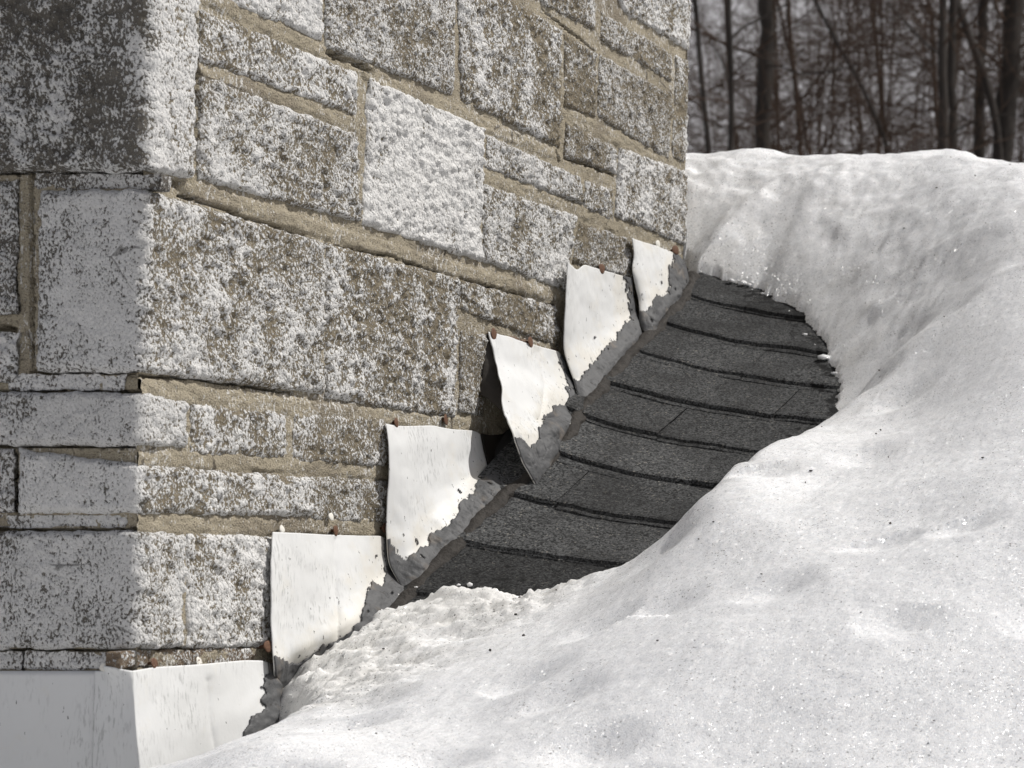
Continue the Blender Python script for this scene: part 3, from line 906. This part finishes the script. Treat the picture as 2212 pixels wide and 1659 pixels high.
# the flat apron sheet across the front
def apron():
    nx, nz = 60, 40
    x = np.linspace(front_pt(-420, 0)[0], front_pt(222, 0)[0], nx); z = np.linspace(front_pt(0, 1449)[2], -0.30, nz)
    X, Z = np.meshgrid(x, z, indexing='ij')
    Y = Y0 - .005 - .0006 * fbm(X / .12, Z / .12, 71, 2) - 0.010 * ((z[0] - Z) / .2)
    root = thing('flashing', 'plain white flashing sheet across the shaded chimney front', 'flashing', (x.mean(), Y0, -.3))
    P = np.stack([X, Y, Z], -1)
    o = mesh_obj('metal_sheet', P.reshape(-1, 3), grid_faces(nx, nz), M['white'], root)
    s = o.modifiers.new('thickness', 'SOLIDIFY'); s.thickness = .0012; s.offset = 0
apron()

r = sheet('flashing', 'white flashing sheet just above the icy snow lump, second from the front corner',
      [(591, 1149, 9), (709, 1155, 9), (823, 1158, 9), (833, 1166, 8)],
      [(833, 1166, 8), (836, 1205, 10), (845, 1235, 16), (868, 1267, 'r8'), (882, 1274, 'r5')],
      [(606, 1500, 'r6'), (640, 1460, 'r5'), (700, 1425, 'r5'), (791, 1376, 'r4'), (829, 1337, 'r4'), (882, 1274, 'r5')],
      [(591, 1149, 9), (586, 1221, 15), (584, 1335, 16), (588, 1403, 17), (590, 1449, 20), (606, 1500, 'r6')],
      [(833, 1150), (824, 1168), (822, 1200), (827, 1236), (822, 1262), (798, 1253), (787, 1280), (769, 1339), (738, 1369), (690, 1397), (640, 1430), (612, 1432), (592, 1412), (570, 1420), (580, 1540), (900, 1540), (900, 1150)], 200, creases=[([(727, 1165), (727, 1260), (734, 1390)], .0035)])
nail(r, 609, 1143, 8, .0045, .95, (0, 0, .3)); nail(r, 725, 1146, 8, .0066, .25, (0, .4, .1)); nail(r, 715, 1116, 7, .0048, .95, (0, 0, .3)); nail(r, 832, 1141, 9, .0062, .3, (0, 0, 0))

r = sheet('flashing', 'dirty white flashing sheet left of the bent loose flap, third from the front corner',
      [(834, 915, 9), (856, 920, 8), (900, 920, 8), (934, 919, 7), (969, 927, 7), (1025, 931, 8), (1037, 938, 9)],
      [(1037, 938, 9), (1042, 964, 12), (1047, 994, 16), (1054, 1020, 24), (1074, 1032, 'r10'), (1086, 1058, 'r5')],
      [(870, 1274, 'r4'), (883, 1267, 'r4'), (922, 1247, 'r4'), (939, 1208, 'r5'), (998, 1159, 'r5'), (1037, 1112, 'r5'), (1066, 1083, 'r5'), (1086, 1058, 'r5')],
      [(834, 915, 9), (839, 964, 16), (839, 1037, 17), (835, 1111, 16), (834, 1150, 16), (840, 1218, 22), (870, 1274, 'r4')],
      [(1052, 1010), (1043, 1023), (1027, 1042), (1022, 1072), (1000, 1080), (983, 1103), (964, 1135), (939, 1147), (922, 1157), (918, 1180), (884, 1190), (876, 1212), (856, 1196), (837, 1164), (820, 1170), (830, 1320), (1110, 1320), (1110, 1010)], 300)
nail(r, 856, 913, 8, .0064, .35, (0, .4, .2)); nail(r, 963, 907, 7, .0075, .4, (0, .5, .2))

r = sheet('flashing', 'bent white flashing flap with its lower edge pulled away from the chimney',
      [(1054, 717, 7), (1100, 728, 7), (1143, 742, 8), (1185, 752, 8), (1209, 760, 8)],
      [(1209, 760, 8), (1217, 780, 10), (1227, 812, 16), (1237, 841, 28), (1246, 862, 40), (1244, 890, 48), (1231, 915, 'r26'), (1206, 956, 'r16'), (1190, 985, 'r10')],
      [(1159, 1048, 'r7'), (1166, 1034, 'r7'), (1182, 1010, 'r8'), (1190, 985, 'r10')],
      [(1054, 717, 7), (1070, 778, 17), (1081, 822, 34), (1086, 870, 50), (1095, 909, 64), (1109, 936, 75), (1128, 992, 88), (1159, 1048, 'r7')],
      [(1206, 745), (1210, 775), (1218, 812), (1226, 846), (1218, 872), (1196, 872), (1186, 886), (1172, 900), (1167, 921), (1155, 952), (1140, 964), (1127, 945), (1108, 930), (1080, 940), (1120, 1080), (1260, 1080), (1270, 745)], 400, thick=.0016, wav=.0034, lump=.8, creases=[([(1165, 902), (1200, 897), (1240, 906)], .007), ([(1095, 905), (1125, 950), (1150, 1010)], -.004), ([(1165, 760), (1178, 830), (1170, 900)], .003)])
nail(r, 1067, 722, 9, .0085, .02, (0, .2, .1)); nail(r, 1146, 739, 8, .0080, .0, (0, .2, .2))

r = sheet('flashing', 'tall clean white flashing sheet with a grey sealant border, right of the bent flap',
      [(1228, 566, 24), (1238, 578, 14), (1246, 584, 9), (1261, 571, 8), (1300, 583, 8), (1349, 597, 8), (1362, 601, 8)],
      [(1362, 601, 8), (1366, 640, 10), (1374, 674, 14), (1382, 712, 'r16'), (1384, 726, 'r6')],
      [(1249, 862, 'r4'), (1262, 863, 'r4'), (1293, 846, 'r4'), (1315, 808, 'r5'), (1369, 747, 'r5'), (1384, 726, 'r6')],
      [(1228, 566, 24), (1223, 632, 22), (1218, 694, 18), (1217, 752, 16), (1227, 791, 22), (1240, 825, 30), (1249, 862, 'r4')],
      [(1351, 590), (1351, 632), (1350, 654), (1355, 689), (1345, 701), (1325, 731), (1291, 768), (1269, 780), (1263, 796), (1247, 818), (1230, 800), (1226, 778), (1205, 780), (1225, 900), (1420, 900), (1420, 590)], 440, lump=.8)
nail(r, 1300, 580, 8, .0075, .1, (0, -.2, .1))

r = sheet('flashing', 'small white flashing sheet nearest the snow at the rear chimney corner',
      [(1366, 514, 16), (1390, 523, 9), (1421, 533, 8), (1455, 545, 8), (1466, 552, 8)],
      [(1466, 552, 8), (1479, 568, 14), (1487, 606, 'r6')],
      [(1384, 703, 'r14'), (1394, 724, 'r5'), (1415, 722, 'r5'), (1428, 690, 'r6'), (1466, 648, 'r6'), (1487, 606, 'r6')],
      [(1366, 514, 16), (1371, 552, 15), (1365, 580, 14), (1371, 610, 14), (1379, 640, 18), (1384, 703, 'r14')],
      [(1452, 540), (1447, 567), (1444, 594), (1436, 628), (1420, 636), (1404, 645), (1397, 668), (1382, 672), (1376, 640), (1366, 610), (1355, 600), (1370, 740), (1500, 740), (1500, 540)], 520, lump=.9)
nail(r, 1421, 527, 8, .0060, .75, (0, -.3, .1)); nail(r, 1459, 540, 9, .0075, .1, (0, -.6, .1))

# sheet standing up behind the rear edge, seen as a sliver
def rear_sheet():
    Yd = YB + 0.012
    f = lambda x, y: np.array([(x - PX) / F * Yd, Yd, (PY - y) / F * Yd])
    left = [f(1455, 368), f(1455, 430), f(1455, 500), f(1455, 560)]
    right = [f(1478, 368), f(1479, 420), f(1481, 470), f(1484, 505), f(1483, 530), f(1479, 560)]
    P = coons([left[0], right[0]], right, [left[-1], right[-1]], left)
    a, b = P[..., 0], P[..., 2]
    P[..., 1] += 0.002 * fbm(a / .03, b / .05, 9, 2)
    root = thing('flashing', 'narrow white flashing sliver showing behind the rear chimney edge against the snow', 'flashing', tuple(P[0, -1]), 'step flashing sheets up the chimney side')
    o = mesh_obj('metal_sheet', P.reshape(-1, 3), grid_faces(*P.shape[:2]), M['white'], root)
    s = o.modifiers.new('thickness', 'SOLIDIFY'); s.thickness = .0014; s.offset = 0
rear_sheet()

r = sheet('flashing', 'dirty inner flashing behind the bent flap, shade of the gap painted into its colour',
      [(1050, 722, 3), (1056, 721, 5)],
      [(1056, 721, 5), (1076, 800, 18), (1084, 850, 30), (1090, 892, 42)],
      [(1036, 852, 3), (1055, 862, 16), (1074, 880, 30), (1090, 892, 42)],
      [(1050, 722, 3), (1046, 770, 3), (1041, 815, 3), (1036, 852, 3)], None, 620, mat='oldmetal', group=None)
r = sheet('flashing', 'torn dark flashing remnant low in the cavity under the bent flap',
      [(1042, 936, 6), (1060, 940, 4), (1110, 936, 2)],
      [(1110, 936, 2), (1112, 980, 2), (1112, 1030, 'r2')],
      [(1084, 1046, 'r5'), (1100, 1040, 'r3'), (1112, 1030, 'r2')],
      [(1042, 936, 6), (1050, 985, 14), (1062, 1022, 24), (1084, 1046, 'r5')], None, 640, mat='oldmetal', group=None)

# continuous bead of old sealant between the flashing and the shingle ends
def bead():
    pts = [(606, 1530), (700, 1440), (800, 1375), (880, 1285), (930, 1235), (1000, 1165), (1060, 1092), (1100, 1062), (1185, 998), (1225, 935), (1275, 868), (1320, 812), (1372, 752), (1400, 728), (1440, 690), (1478, 640), (1496, 600)]
    C = curve([roof_pt(x, y, .001) for x, y in pts], 420)
    T = np.gradient(C, axis=0); T /= np.linalg.norm(T, axis=1, keepdims=True)
    side = np.cross(T, np.array([0, 0, 1.0])); side /= np.linalg.norm(side, axis=1, keepdims=True)
    n = 15; ang = np.linspace(-math.pi / 2, math.pi / 2, n)
    s = np.arange(420) * 0.004
    P = np.zeros((420, n, 3))
    for j, a in enumerate(ang):
        wd = 0.013 + 0.005 * gnoise(s / .07, s * 0 + 1, 3) + 0.003 * gnoise(s / .02, s * 0 + j * .35, 4)
        ht = 0.0105 + 0.003 * gnoise(s / .05, s * 0 + 3 + j * .12, 5) + 0.0015 * gnoise(s / .015, s * 0 + j * .5, 6)
        P[:, j] = C + side * (math.sin(a) * wd)[:, None] + np.array([0, 0, 1.0]) * (np.maximum(ht, .002) * math.cos(a))[:, None]
    P[:, (0, -1), 2] -= .008
    o = mesh_obj('sealant_bead', P.reshape(-1, 3), grid_faces(420, n), M['oldtar'], origin=tuple(C[200]))
    tag(o, 'lumpy grey sealant bead running where flashing meets the shingles', 'sealant')
bead()

# ------------------------------------------------------------------ snow on the roof
def snow_prof(X, Y, d):
    """rounded lip: upright at the melted edge, flat further in"""
    R = np.where(Y < 3.02, .05, .075 + .21 * sstep(3.25, 3.62, Y) + .12 * sstep(3.35, 3.55, Y) * sstep(-1.62, -1.45, X))
    k = .6 - .40 * sstep(3.25, 3.62, Y)
    q = np.clip(1 - d / R, 0, 1)
    return np.sqrt(np.clip(1 - q * q, 0, 1)) * k + (1 - k) * (1 - q * q)

# thickness control points: (x, y seen, thickness)
TC = [(2212, 1659, .34), (2212, 1400, .34), (2212, 1100, .33), (2212, 800, .29), (2212, 560, .29),
      (1900, 1659, .33), (1900, 1400, .33), (1900, 1150, .27), (1950, 910, .17), (2010, 700, .21), (1930, 600, .19), (1950, 800, .165), (1850, 850, .05), (2080, 780, .225), (1880, 720, .16), (1850, 640, .165),
      (1600, 1659, .31), (1600, 1450, .30), (1640, 1250, .27), (1750, 1050, .21),
      (1300, 1659, .29), (1300, 1500, .26), (1300, 1380, .20),
      (1000, 1659, .27), (1000, 1560, .20), (1000, 1440, .14), (1000, 1350, .055),
      (800, 1659, .25), (760, 1600, .21), (760, 1540, .14), (800, 1450, .065), (700, 1500, .085), (850, 1370, .03), (740, 1432, .045), (802, 1358, .02), (906, 1310, .02), (697, 1402, .02),
      (600, 1610, .235), (560, 1659, .245), (480, 1632, .24), (420, 1659, .222), (300, 1690, .185), (100, 1690, .17), (-200, 1690, .17),
      (600, 1800, .27), (1200, 1900, .3), (1800, 2000, .33), (2400, 1500, .35), (2400, 900, .33), (2600, 600, .30), (200, 1850, .24),
      # rim of the hollow on the near side
      (1700, 918, .115), (1590, 986, .18), (1517, 1056, .205), (1500, 1085, .215), (1478, 1125, .205), (1455, 1166, .17), (1380, 1200, .105), (1280, 1229, .085), (1190, 1265, .05),
      (1120, 1298, .035), (1040, 1279, .04), (960, 1276, .04), (880, 1338, .025), (640, 1480, .06), (620, 1525, .09)]
ctrl = []
for x, y, t in TC:
    p = roof_pt(x, y, t); ctrl.append((p[0], p[1], t))
# crest line along the ridge
for x, y, Yc in [(1440, 334, 4.20), (1510, 331, 4.20), (1620, 322, 4.19), (1700, 335, 4.19), (1850, 331, 4.17), (1960, 328, 4.15), (2080, 343, 4.11), (2212, 357, 4.07), (2400, 380, 4.02)]:
    X = (x - PX) / F * Yc
    ctrl.append((X, Yc, (PY - y) / F * Yc - roof_h(X, Yc)))
    ctrl.append((X, Yc + .14, (PY - y) / F * Yc - roof_h(X, Yc) - .06))
for X, Y, t in [(-1.75, 4.55, .08), (-1.3, 4.55, .09), (-.8, 4.55, .10), (-1.5, 4.9, .22), (-.6, 4.9, .22), (-2.2, 4.1, .2), (0, 3.2, .34), (0, 4.0, .3), (0, 2.2, .34), (-.4, 1.6, .3), (-2.4, 1.9, .25), (-2.6, 2.4, .18), (1.5, 3, .33), (1.5, 4.1, .28), (-3.6, 3.2, .3), (-3.6, 4.2, .25)]:
    ctrl.append((X, Y, t))
ctrl = np.array(ctrl)

def tps_fit(P, v, lam):
    n = len(P); d2 = (P[:, None, 0] - P[None, :, 0]) ** 2 + (P[:, None, 1] - P[None, :, 1]) ** 2
    K = 0.5 * d2 * np.log(d2 + 1e-12) + lam * np.eye(n)
    Q = np.concatenate([np.ones((n, 1)), P], 1)
    A = np.block([[K, Q], [Q.T, np.zeros((3, 3))]])
    return np.linalg.solve(A, np.concatenate([v, np.zeros(3)]))
cw = tps_fit(ctrl[:, :2], ctrl[:, 2], 1.5e-3)
def thick(X, Y):
    s = cw[-3] + cw[-2] * X + cw[-1] * Y
    for (cx, cy, _), w in zip(ctrl, cw[:-3]):
        d2 = (X - cx) ** 2 + (Y - cy) ** 2
        s = s + w * 0.5 * d2 * np.log(d2 + 1e-12)
    return s

def snow():
    X = np.concatenate([np.linspace(-6.2, -2.1, 60), np.arange(-2.06, -1.9, .012), np.arange(-1.9, -0.52, .0032), np.arange(-.515, -.2, .012), np.linspace(-.18, 4.2, 70)])
    Y = np.concatenate([np.linspace(1.28, 1.95, 40), np.arange(1.96, 4.30, .0038), np.arange(4.31, 4.7, .014), np.linspace(4.75, 6.85, 36)])
    GX, GY = np.meshgrid(X, Y, indexing='ij')
    base = np.where(GY <= RIDGE, roof_h(GX, np.minimum(GY, RIDGE)), back_h(GX, GY))
    T = np.clip(thick(GX, GY), .015, .42)
    T = np.where((GX < -2.3) | (GX > .6) , .30 + .03 * fbm(GX / .7, GY / .7, 4, 3), T)
    rough = (.010 * fbm(GX / .07, GY / .07, 21, 3) + .008 * fbm(GX / .02, GY / .016, 22, 4)) * np.exp(-np.abs(signed(GX, GY, open_poly)) / .03)
    sd = -signed(GX, GY, open_poly)
    d = sd + rough
    prof = snow_prof(GX, GY, np.clip(sd + .15 * rough + .006, 0, None))
    t = T * prof
    und = .008 * fbm(GX / .25, GY / .2, 31, 2) + .0013 * fbm(GX / .05, GY / .045, 32, 3) + .0007 * fbm(GX / .011, GY / .011, 33, 2)
    # shallow melt dimples
    dm, dv = worley(GX / .16, GY / .12, 35)
    und -= .013 * sstep(.42, .0, dm) * (dv > .5)
    und += (.007 * fbm(GX / .11, GY / .09, 39, 3) + .006 * fbm(GX / .3, GY / .3, 42, 2)) * sstep(3.55, 3.8, GY)
    und += .012 * fbm(GX / .075, GY / .06, 43, 3) * sstep(.30, .08, d) * sstep(3.5, 3.7, GY)
    # coarse crust where the snow turns to ice beside the flashing
    icy = sstep(.26, .06, d) * sstep(3.06, 2.9, GY) * sstep(-1.40, -1.55, GX) * sstep(2.5, 2.66, GY)
    und = und + icy * (.008 * fbm(GX / .04, GY / .03, 36, 3) + .006 * np.abs(fbm(GX / .009, GY / .009, 37, 2)))
    t = t + und * np.clip(prof * 1.15, 0, 1)
    Z = base + np.where(d > 0, t, -.03 + np.maximum(d, -.02))
    rim = sstep(.10, .0, d)
    dirt = np.clip(icy * .85 + .35 * rim * sstep(3.1, 3.4, GY) + .28 * sstep(.2, .55, fbm(GX / .12, GY / .05, 38, 3)) * sstep(.35, .1, d), 0, 1)
    nu, nv = GX.shape
    Fq = grid_faces(nu, nv)
    keep = (d.ravel()[Fq] > -.012).any(1)
    inside = ((GX < -1.86) & (GX > -2.93) & (GY > 2.56) & (GY < 3.86)).ravel()
    keep &= ~inside[Fq].all(1)
    Fq = Fq[keep]; used = np.unique(Fq); re = np.full(nu * nv, -1); re[used] = np.arange(len(used))
    P = np.stack([GX, GY, Z], -1).reshape(-1, 3)
    o = mesh_obj('snow', P[used], re[Fq], M['snow'], attrs={'dirt': dirt.ravel()[used]}, origin=(-1.2, 3.0, .0))
    tag(o, 'deep granular snow on the roof with a melted hollow beside the chimney', 'snow', kind='stuff')
    def height(x, y):
        i = np.clip(np.searchsorted(X, x), 0, len(X) - 1); j = np.clip(np.searchsorted(Y, y), 0, len(Y) - 1)
        return Z[i, j], d[i, j]
    return height
snow_height = snow()

def crumbs(name, label, mat, pts, sizes, seed, kind='stuff'):
    r = np.random.default_rng(seed); V = []; Fc = []; n = 0
    import bmesh
    bm = bmesh.new(); bmesh.ops.create_icosphere(bm, subdivisions=1, radius=1.0)
    base = np.array([v.co[:] for v in bm.verts]); f = np.array([[v.index for v in q.verts] for q in bm.faces]); bm.free()
    for p, sz in zip(pts, sizes):
        q = base * (1 + r.normal(0, .18, (len(base), 1))) * sz * np.array([r.uniform(.7, 1.5), r.uniform(.7, 1.3), r.uniform(.5, .9)])
        V.append(q + np.array(p)); Fc.append(f + n); n += len(base)
    o = mesh_obj(name, np.concatenate(V), np.concatenate(Fc), mat, origin=tuple(np.mean(pts, 0)), attrs={'dirt': np.full(n, .15)})
    tag(o, label, None, kind=kind)

def scatter():
    r = np.random.default_rng(5)
    pts = []; sz = []
    while len(pts) < 90:                                  # grit and bud scales lying on the snow
        x = r.uniform(-1.75, -.6); y = r.uniform(2.0, 4.1); z, dd = snow_height(x, y)
        if dd > .03: pts.append((x, y, z + .0004)); sz.append(r.choice([.0010, .0014, .0019, .0028], p=[.45, .3, .2, .05]))
    crumbs('grit', 'dark grit and bud scales scattered over the snow', M['bark'], pts, sz, 6)
    pts = []; sz = []
    P = np.array(far)
    for _ in range(16):                                   # crumbs of ice fallen on the shingles along the melting edge
        i = r.integers(0, len(P) - 1); q = P[i] + (P[i + 1] - P[i]) * r.uniform()
        q = q - np.array([.9, .5]) * abs(r.normal(0, .016)) + r.normal(0, .004, 2)
        pts.append((q[0], q[1], roof_h(q[0], q[1]) + .010)); sz.append(abs(r.normal(0, .0028)) + .0016)
    for _ in range(10):
        x = r.uniform(-1.74, -1.42); y = 2.945 + abs(r.normal(0, .012))
        pts.append((x, y, roof_h(x, y) + .010)); sz.append(abs(r.normal(0, .003)) + .0015)
    crumbs('ice_crumbs', 'small crumbs of ice on the shingles along the melting snow edge', M['snow'], pts, sz, 7)
scatter()

# ------------------------------------------------------------------ bare trees behind the roof
class Tubes:
    def __init__(self): self.V = []; self.F = []; self.n = 0
    def add(self, pts, rad, sides=5):
        pts = np.asarray(pts, float); m = len(pts); rad = np.broadcast_to(np.asarray(rad, float), (m,))
        T = np.gradient(pts, axis=0); T /= np.linalg.norm(T, axis=1, keepdims=True) + 1e-9
        ref = np.where(np.abs(T[:, 2:3]) > .9, np.array([[1.0, 0, 0]]), np.array([[0, 0, 1.0]]))
        A = np.cross(T, ref); A /= np.linalg.norm(A, axis=1, keepdims=True) + 1e-9
        B = np.cross(T, A)
        ang = np.arange(sides) * 2 * np.pi / sides
        P = pts[:, None] + rad[:, None, None] * (np.cos(ang)[None, :, None] * A[:, None] + np.sin(ang)[None, :, None] * B[:, None])
        self.V.append(P.reshape(-1, 3))
        i = np.arange(m - 1)[:, None] * sides; j = np.arange(sides)[None]; k = (j + 1) % sides
        self.F.append(np.stack([i + j, i + k, i + sides + k, i + sides + j], -1).reshape(-1, 4) + self.n)
        self.n += m * sides
    def build(self, name, mat, parent=None, origin=None):
        return mesh_obj(name, np.concatenate(self.V), np.concatenate(self.F), mat, parent, origin=origin)

def at(x, y, D):
    return np.array([(x - PX) / F * D, D, (PY - y) / F * D])

def wander(p0, dirv, length, n, r, jit, droop=0.0):
    pts = [np.array(p0, float)]; d = np.array(dirv, float); d /= np.linalg.norm(d)
    for i in range(n):
        d = d + r.normal(0, jit, 3); d[2] -= droop; d /= np.linalg.norm(d)
        pts.append(pts[-1] + d * length / n)
    return np.array(pts)

def branchy(tb, p0, dirv, length, rad, r, depth):
    n = 7 if depth == 2 else 5
    pts = wander(p0, dirv, length, n, r, .17, -.02)
    tb.add(pts, np.linspace(rad, rad * .35, n + 1), 5 if rad > .02 else 3)
    if depth == 0: return
    for _ in range(r.integers(4, 8)):
        k = r.integers(1, n + 1)
        d = pts[k] - pts[k - 1]; d /= np.linalg.norm(d)
        side = r.normal(0, 1, 3); side -= d * (side @ d); side /= np.linalg.norm(side)
        branchy(tb, pts[k], d * r.uniform(.5, 1.0) + side * r.uniform(.5, 1.0) + np.array([0, 0, .12]), length * r.uniform(.35, .62), rad * .5, r, depth - 1)

def make_tree(label, path, width, D, seed, nb=20, limbs=()):
    """path: seen trunk points; width in frame units"""
    r = np.random.default_rng(seed)
    P = [at(x, y, D) for x, y in path]
    rad = 1.22 * width / F * D / 2
    base = P[-1] + (P[-1] - P[-2]) / np.linalg.norm(P[-1] - P[-2]) * 0.8; foot = np.array([base[0] + r.normal(0, .2), D + r.normal(0, .2), -3.45])
    topd = P[0] - P[1]; topd /= np.linalg.norm(topd)
    pts = [foot, foot * .5 + base * .5 + r.normal(0, .06, 3)] + P[::-1] + [P[0] + topd * 1.6 + r.normal(0, .1, 3), P[0] + topd * 3.4 + r.normal(0, .3, 3)]
    pts = np.array(pts)
    C = curve(pts, 60); C[1:-1] += r.normal(0, rad * .10, (58, 3))
    root = thing('tree', label, 'tree', tuple(foot), 'bare trees behind the roof')
    tr = Tubes(); tr.add(C, np.linspace(rad * 1.15, rad * .55, 60) * (1 + .06 * r.normal(0, 1, 60)), 9)
    for lp, lw in limbs:
        Q = curve([at(x, y, D + dz) for x, y, dz in lp], 16)
        tr.add(Q, np.linspace(lw, lw * .6, 16) / F * D / 2, 6)
    tr.build('trunk', M['bark'], root)
    tb = Tubes()
    for i in range(nb):
        k = r.integers(22, 59)
        a = r.uniform(0, 2 * math.pi)
        branchy(tb, C[k], (math.cos(a), math.sin(a), r.uniform(.1, .8)), r.uniform(.9, 2.2), min(max(rad * .2, .008), .02), r, 2)
    tb.build('crown', M['twig'], root)

make_tree('thin dark tree trunk nearest the chimney edge', [(1501, 0), (1513, 110), (1516, 188), (1534, 330)], 12, 17.0, 1)
make_tree('slender trunk with a side limb, left of the thick dark trunk', [(1572, 0), (1580, 83), (1582, 230), (1580, 330)], 12, 16.0, 2,
          limbs=[([(1582, 82, 0), (1600, 62, .1), (1640, 42, .2), (1700, 10, .3)], 7), ([(1580, 190, 0), (1560, 130, .1), (1535, 90, .2)], 5)])
make_tree('thick dark straight trunk left of centre behind the snow crest', [(1657, 0), (1655, 125), (1650, 208), (1651, 330)], 34, 18.0, 3,
          limbs=[([(1652, 140, 0), (1700, 146, -.2), (1720, 160, -.3), (1790, 156, -.4), (1850, 140, -.4)], 5)])
make_tree('thin leaning tree in the middle of the background wood', [(1740, -40), (1790, 60), (1843, 168), (1914, 261), (1928, 335)], 9, 18.5, 4)
make_tree('dark upright double trunk right of the wood gap', [(2036, 0), (2036, 110), (2038, 220), (2038, 335)], 20, 17.5, 5,
          limbs=[([(2020, 301, -1), (2042, 299, -1), (2064, 283, -1), (2109, 259, -1), (2164, 246, -1), (2230, 250, -1)], 5),
                 ([(2042, 126, 0), (1998, 93, .1), (1965, 58, .2), (1916, 4, .3)], 6)])
make_tree('greyer trunk close beside the dark double trunk', [(2056, 0), (2055, 110), (2058, 220), (2060, 335)], 21, 18.2, 6)
make_tree('slanting trunk crossing towards the right edge', [(2058, -10), (2075, 44), (2091, 75), (2129, 151), (2150, 210), (2160, 335)], 19, 19.0, 7)
make_tree('broad dark trunk at the right edge of the picture', [(2192, 0), (2186, 133), (2176, 200), (2168, 335)], 46, 19.5, 8)

make_tree('dark trunk between the slanting trunk and the right edge trunk', [(2128, 0), (2120, 110), (2112, 220), (2116, 335)], 26, 20.5, 9)

def woodland():
    r = np.random.default_rng(77)
    tb = Tubes()
    for i in range(128):
        D = r.uniform(20, 46)
        x = r.uniform(1250, 2600)
        X = (x - PX) / F * D
        lean = r.normal(0, .09, 2)
        p = np.array([X - lean[0] * 9, D, -3.4]); top = 13 + r.uniform(-3, 3)
        n = 14; zz = np.linspace(0, top, n)
        C = np.stack([p[0] + lean[0] * zz + np.cumsum(r.normal(0, .05, n)), p[1] + lean[1] * zz, p[2] + zz], 1)
        rad = r.uniform(.010, .035) if i % 6 else r.uniform(.04, .08)
        tb.add(C, np.linspace(rad, rad * .35, n), 5)
        zc = .25 * D
        for k in range(9):
            t = r.uniform(zc - .07 * D, zc + .09 * D) + 3.4
            j = np.array([np.interp(t, zz, C[:, c]) for c in range(3)])
            a = r.uniform(0, 2 * math.pi)
            branchy(tb, j, (math.cos(a), .5 * math.sin(a), r.uniform(-.15, .45)), r.uniform(.9, 2.6), .0085, r, 2)
    o = tb.build('woodland', M['twig'], origin=(-9, 30, -3.4))
    tag(o, 'tangled bare brown thicket and twigs filling the background wood', 'woodland', kind='stuff')
woodland()
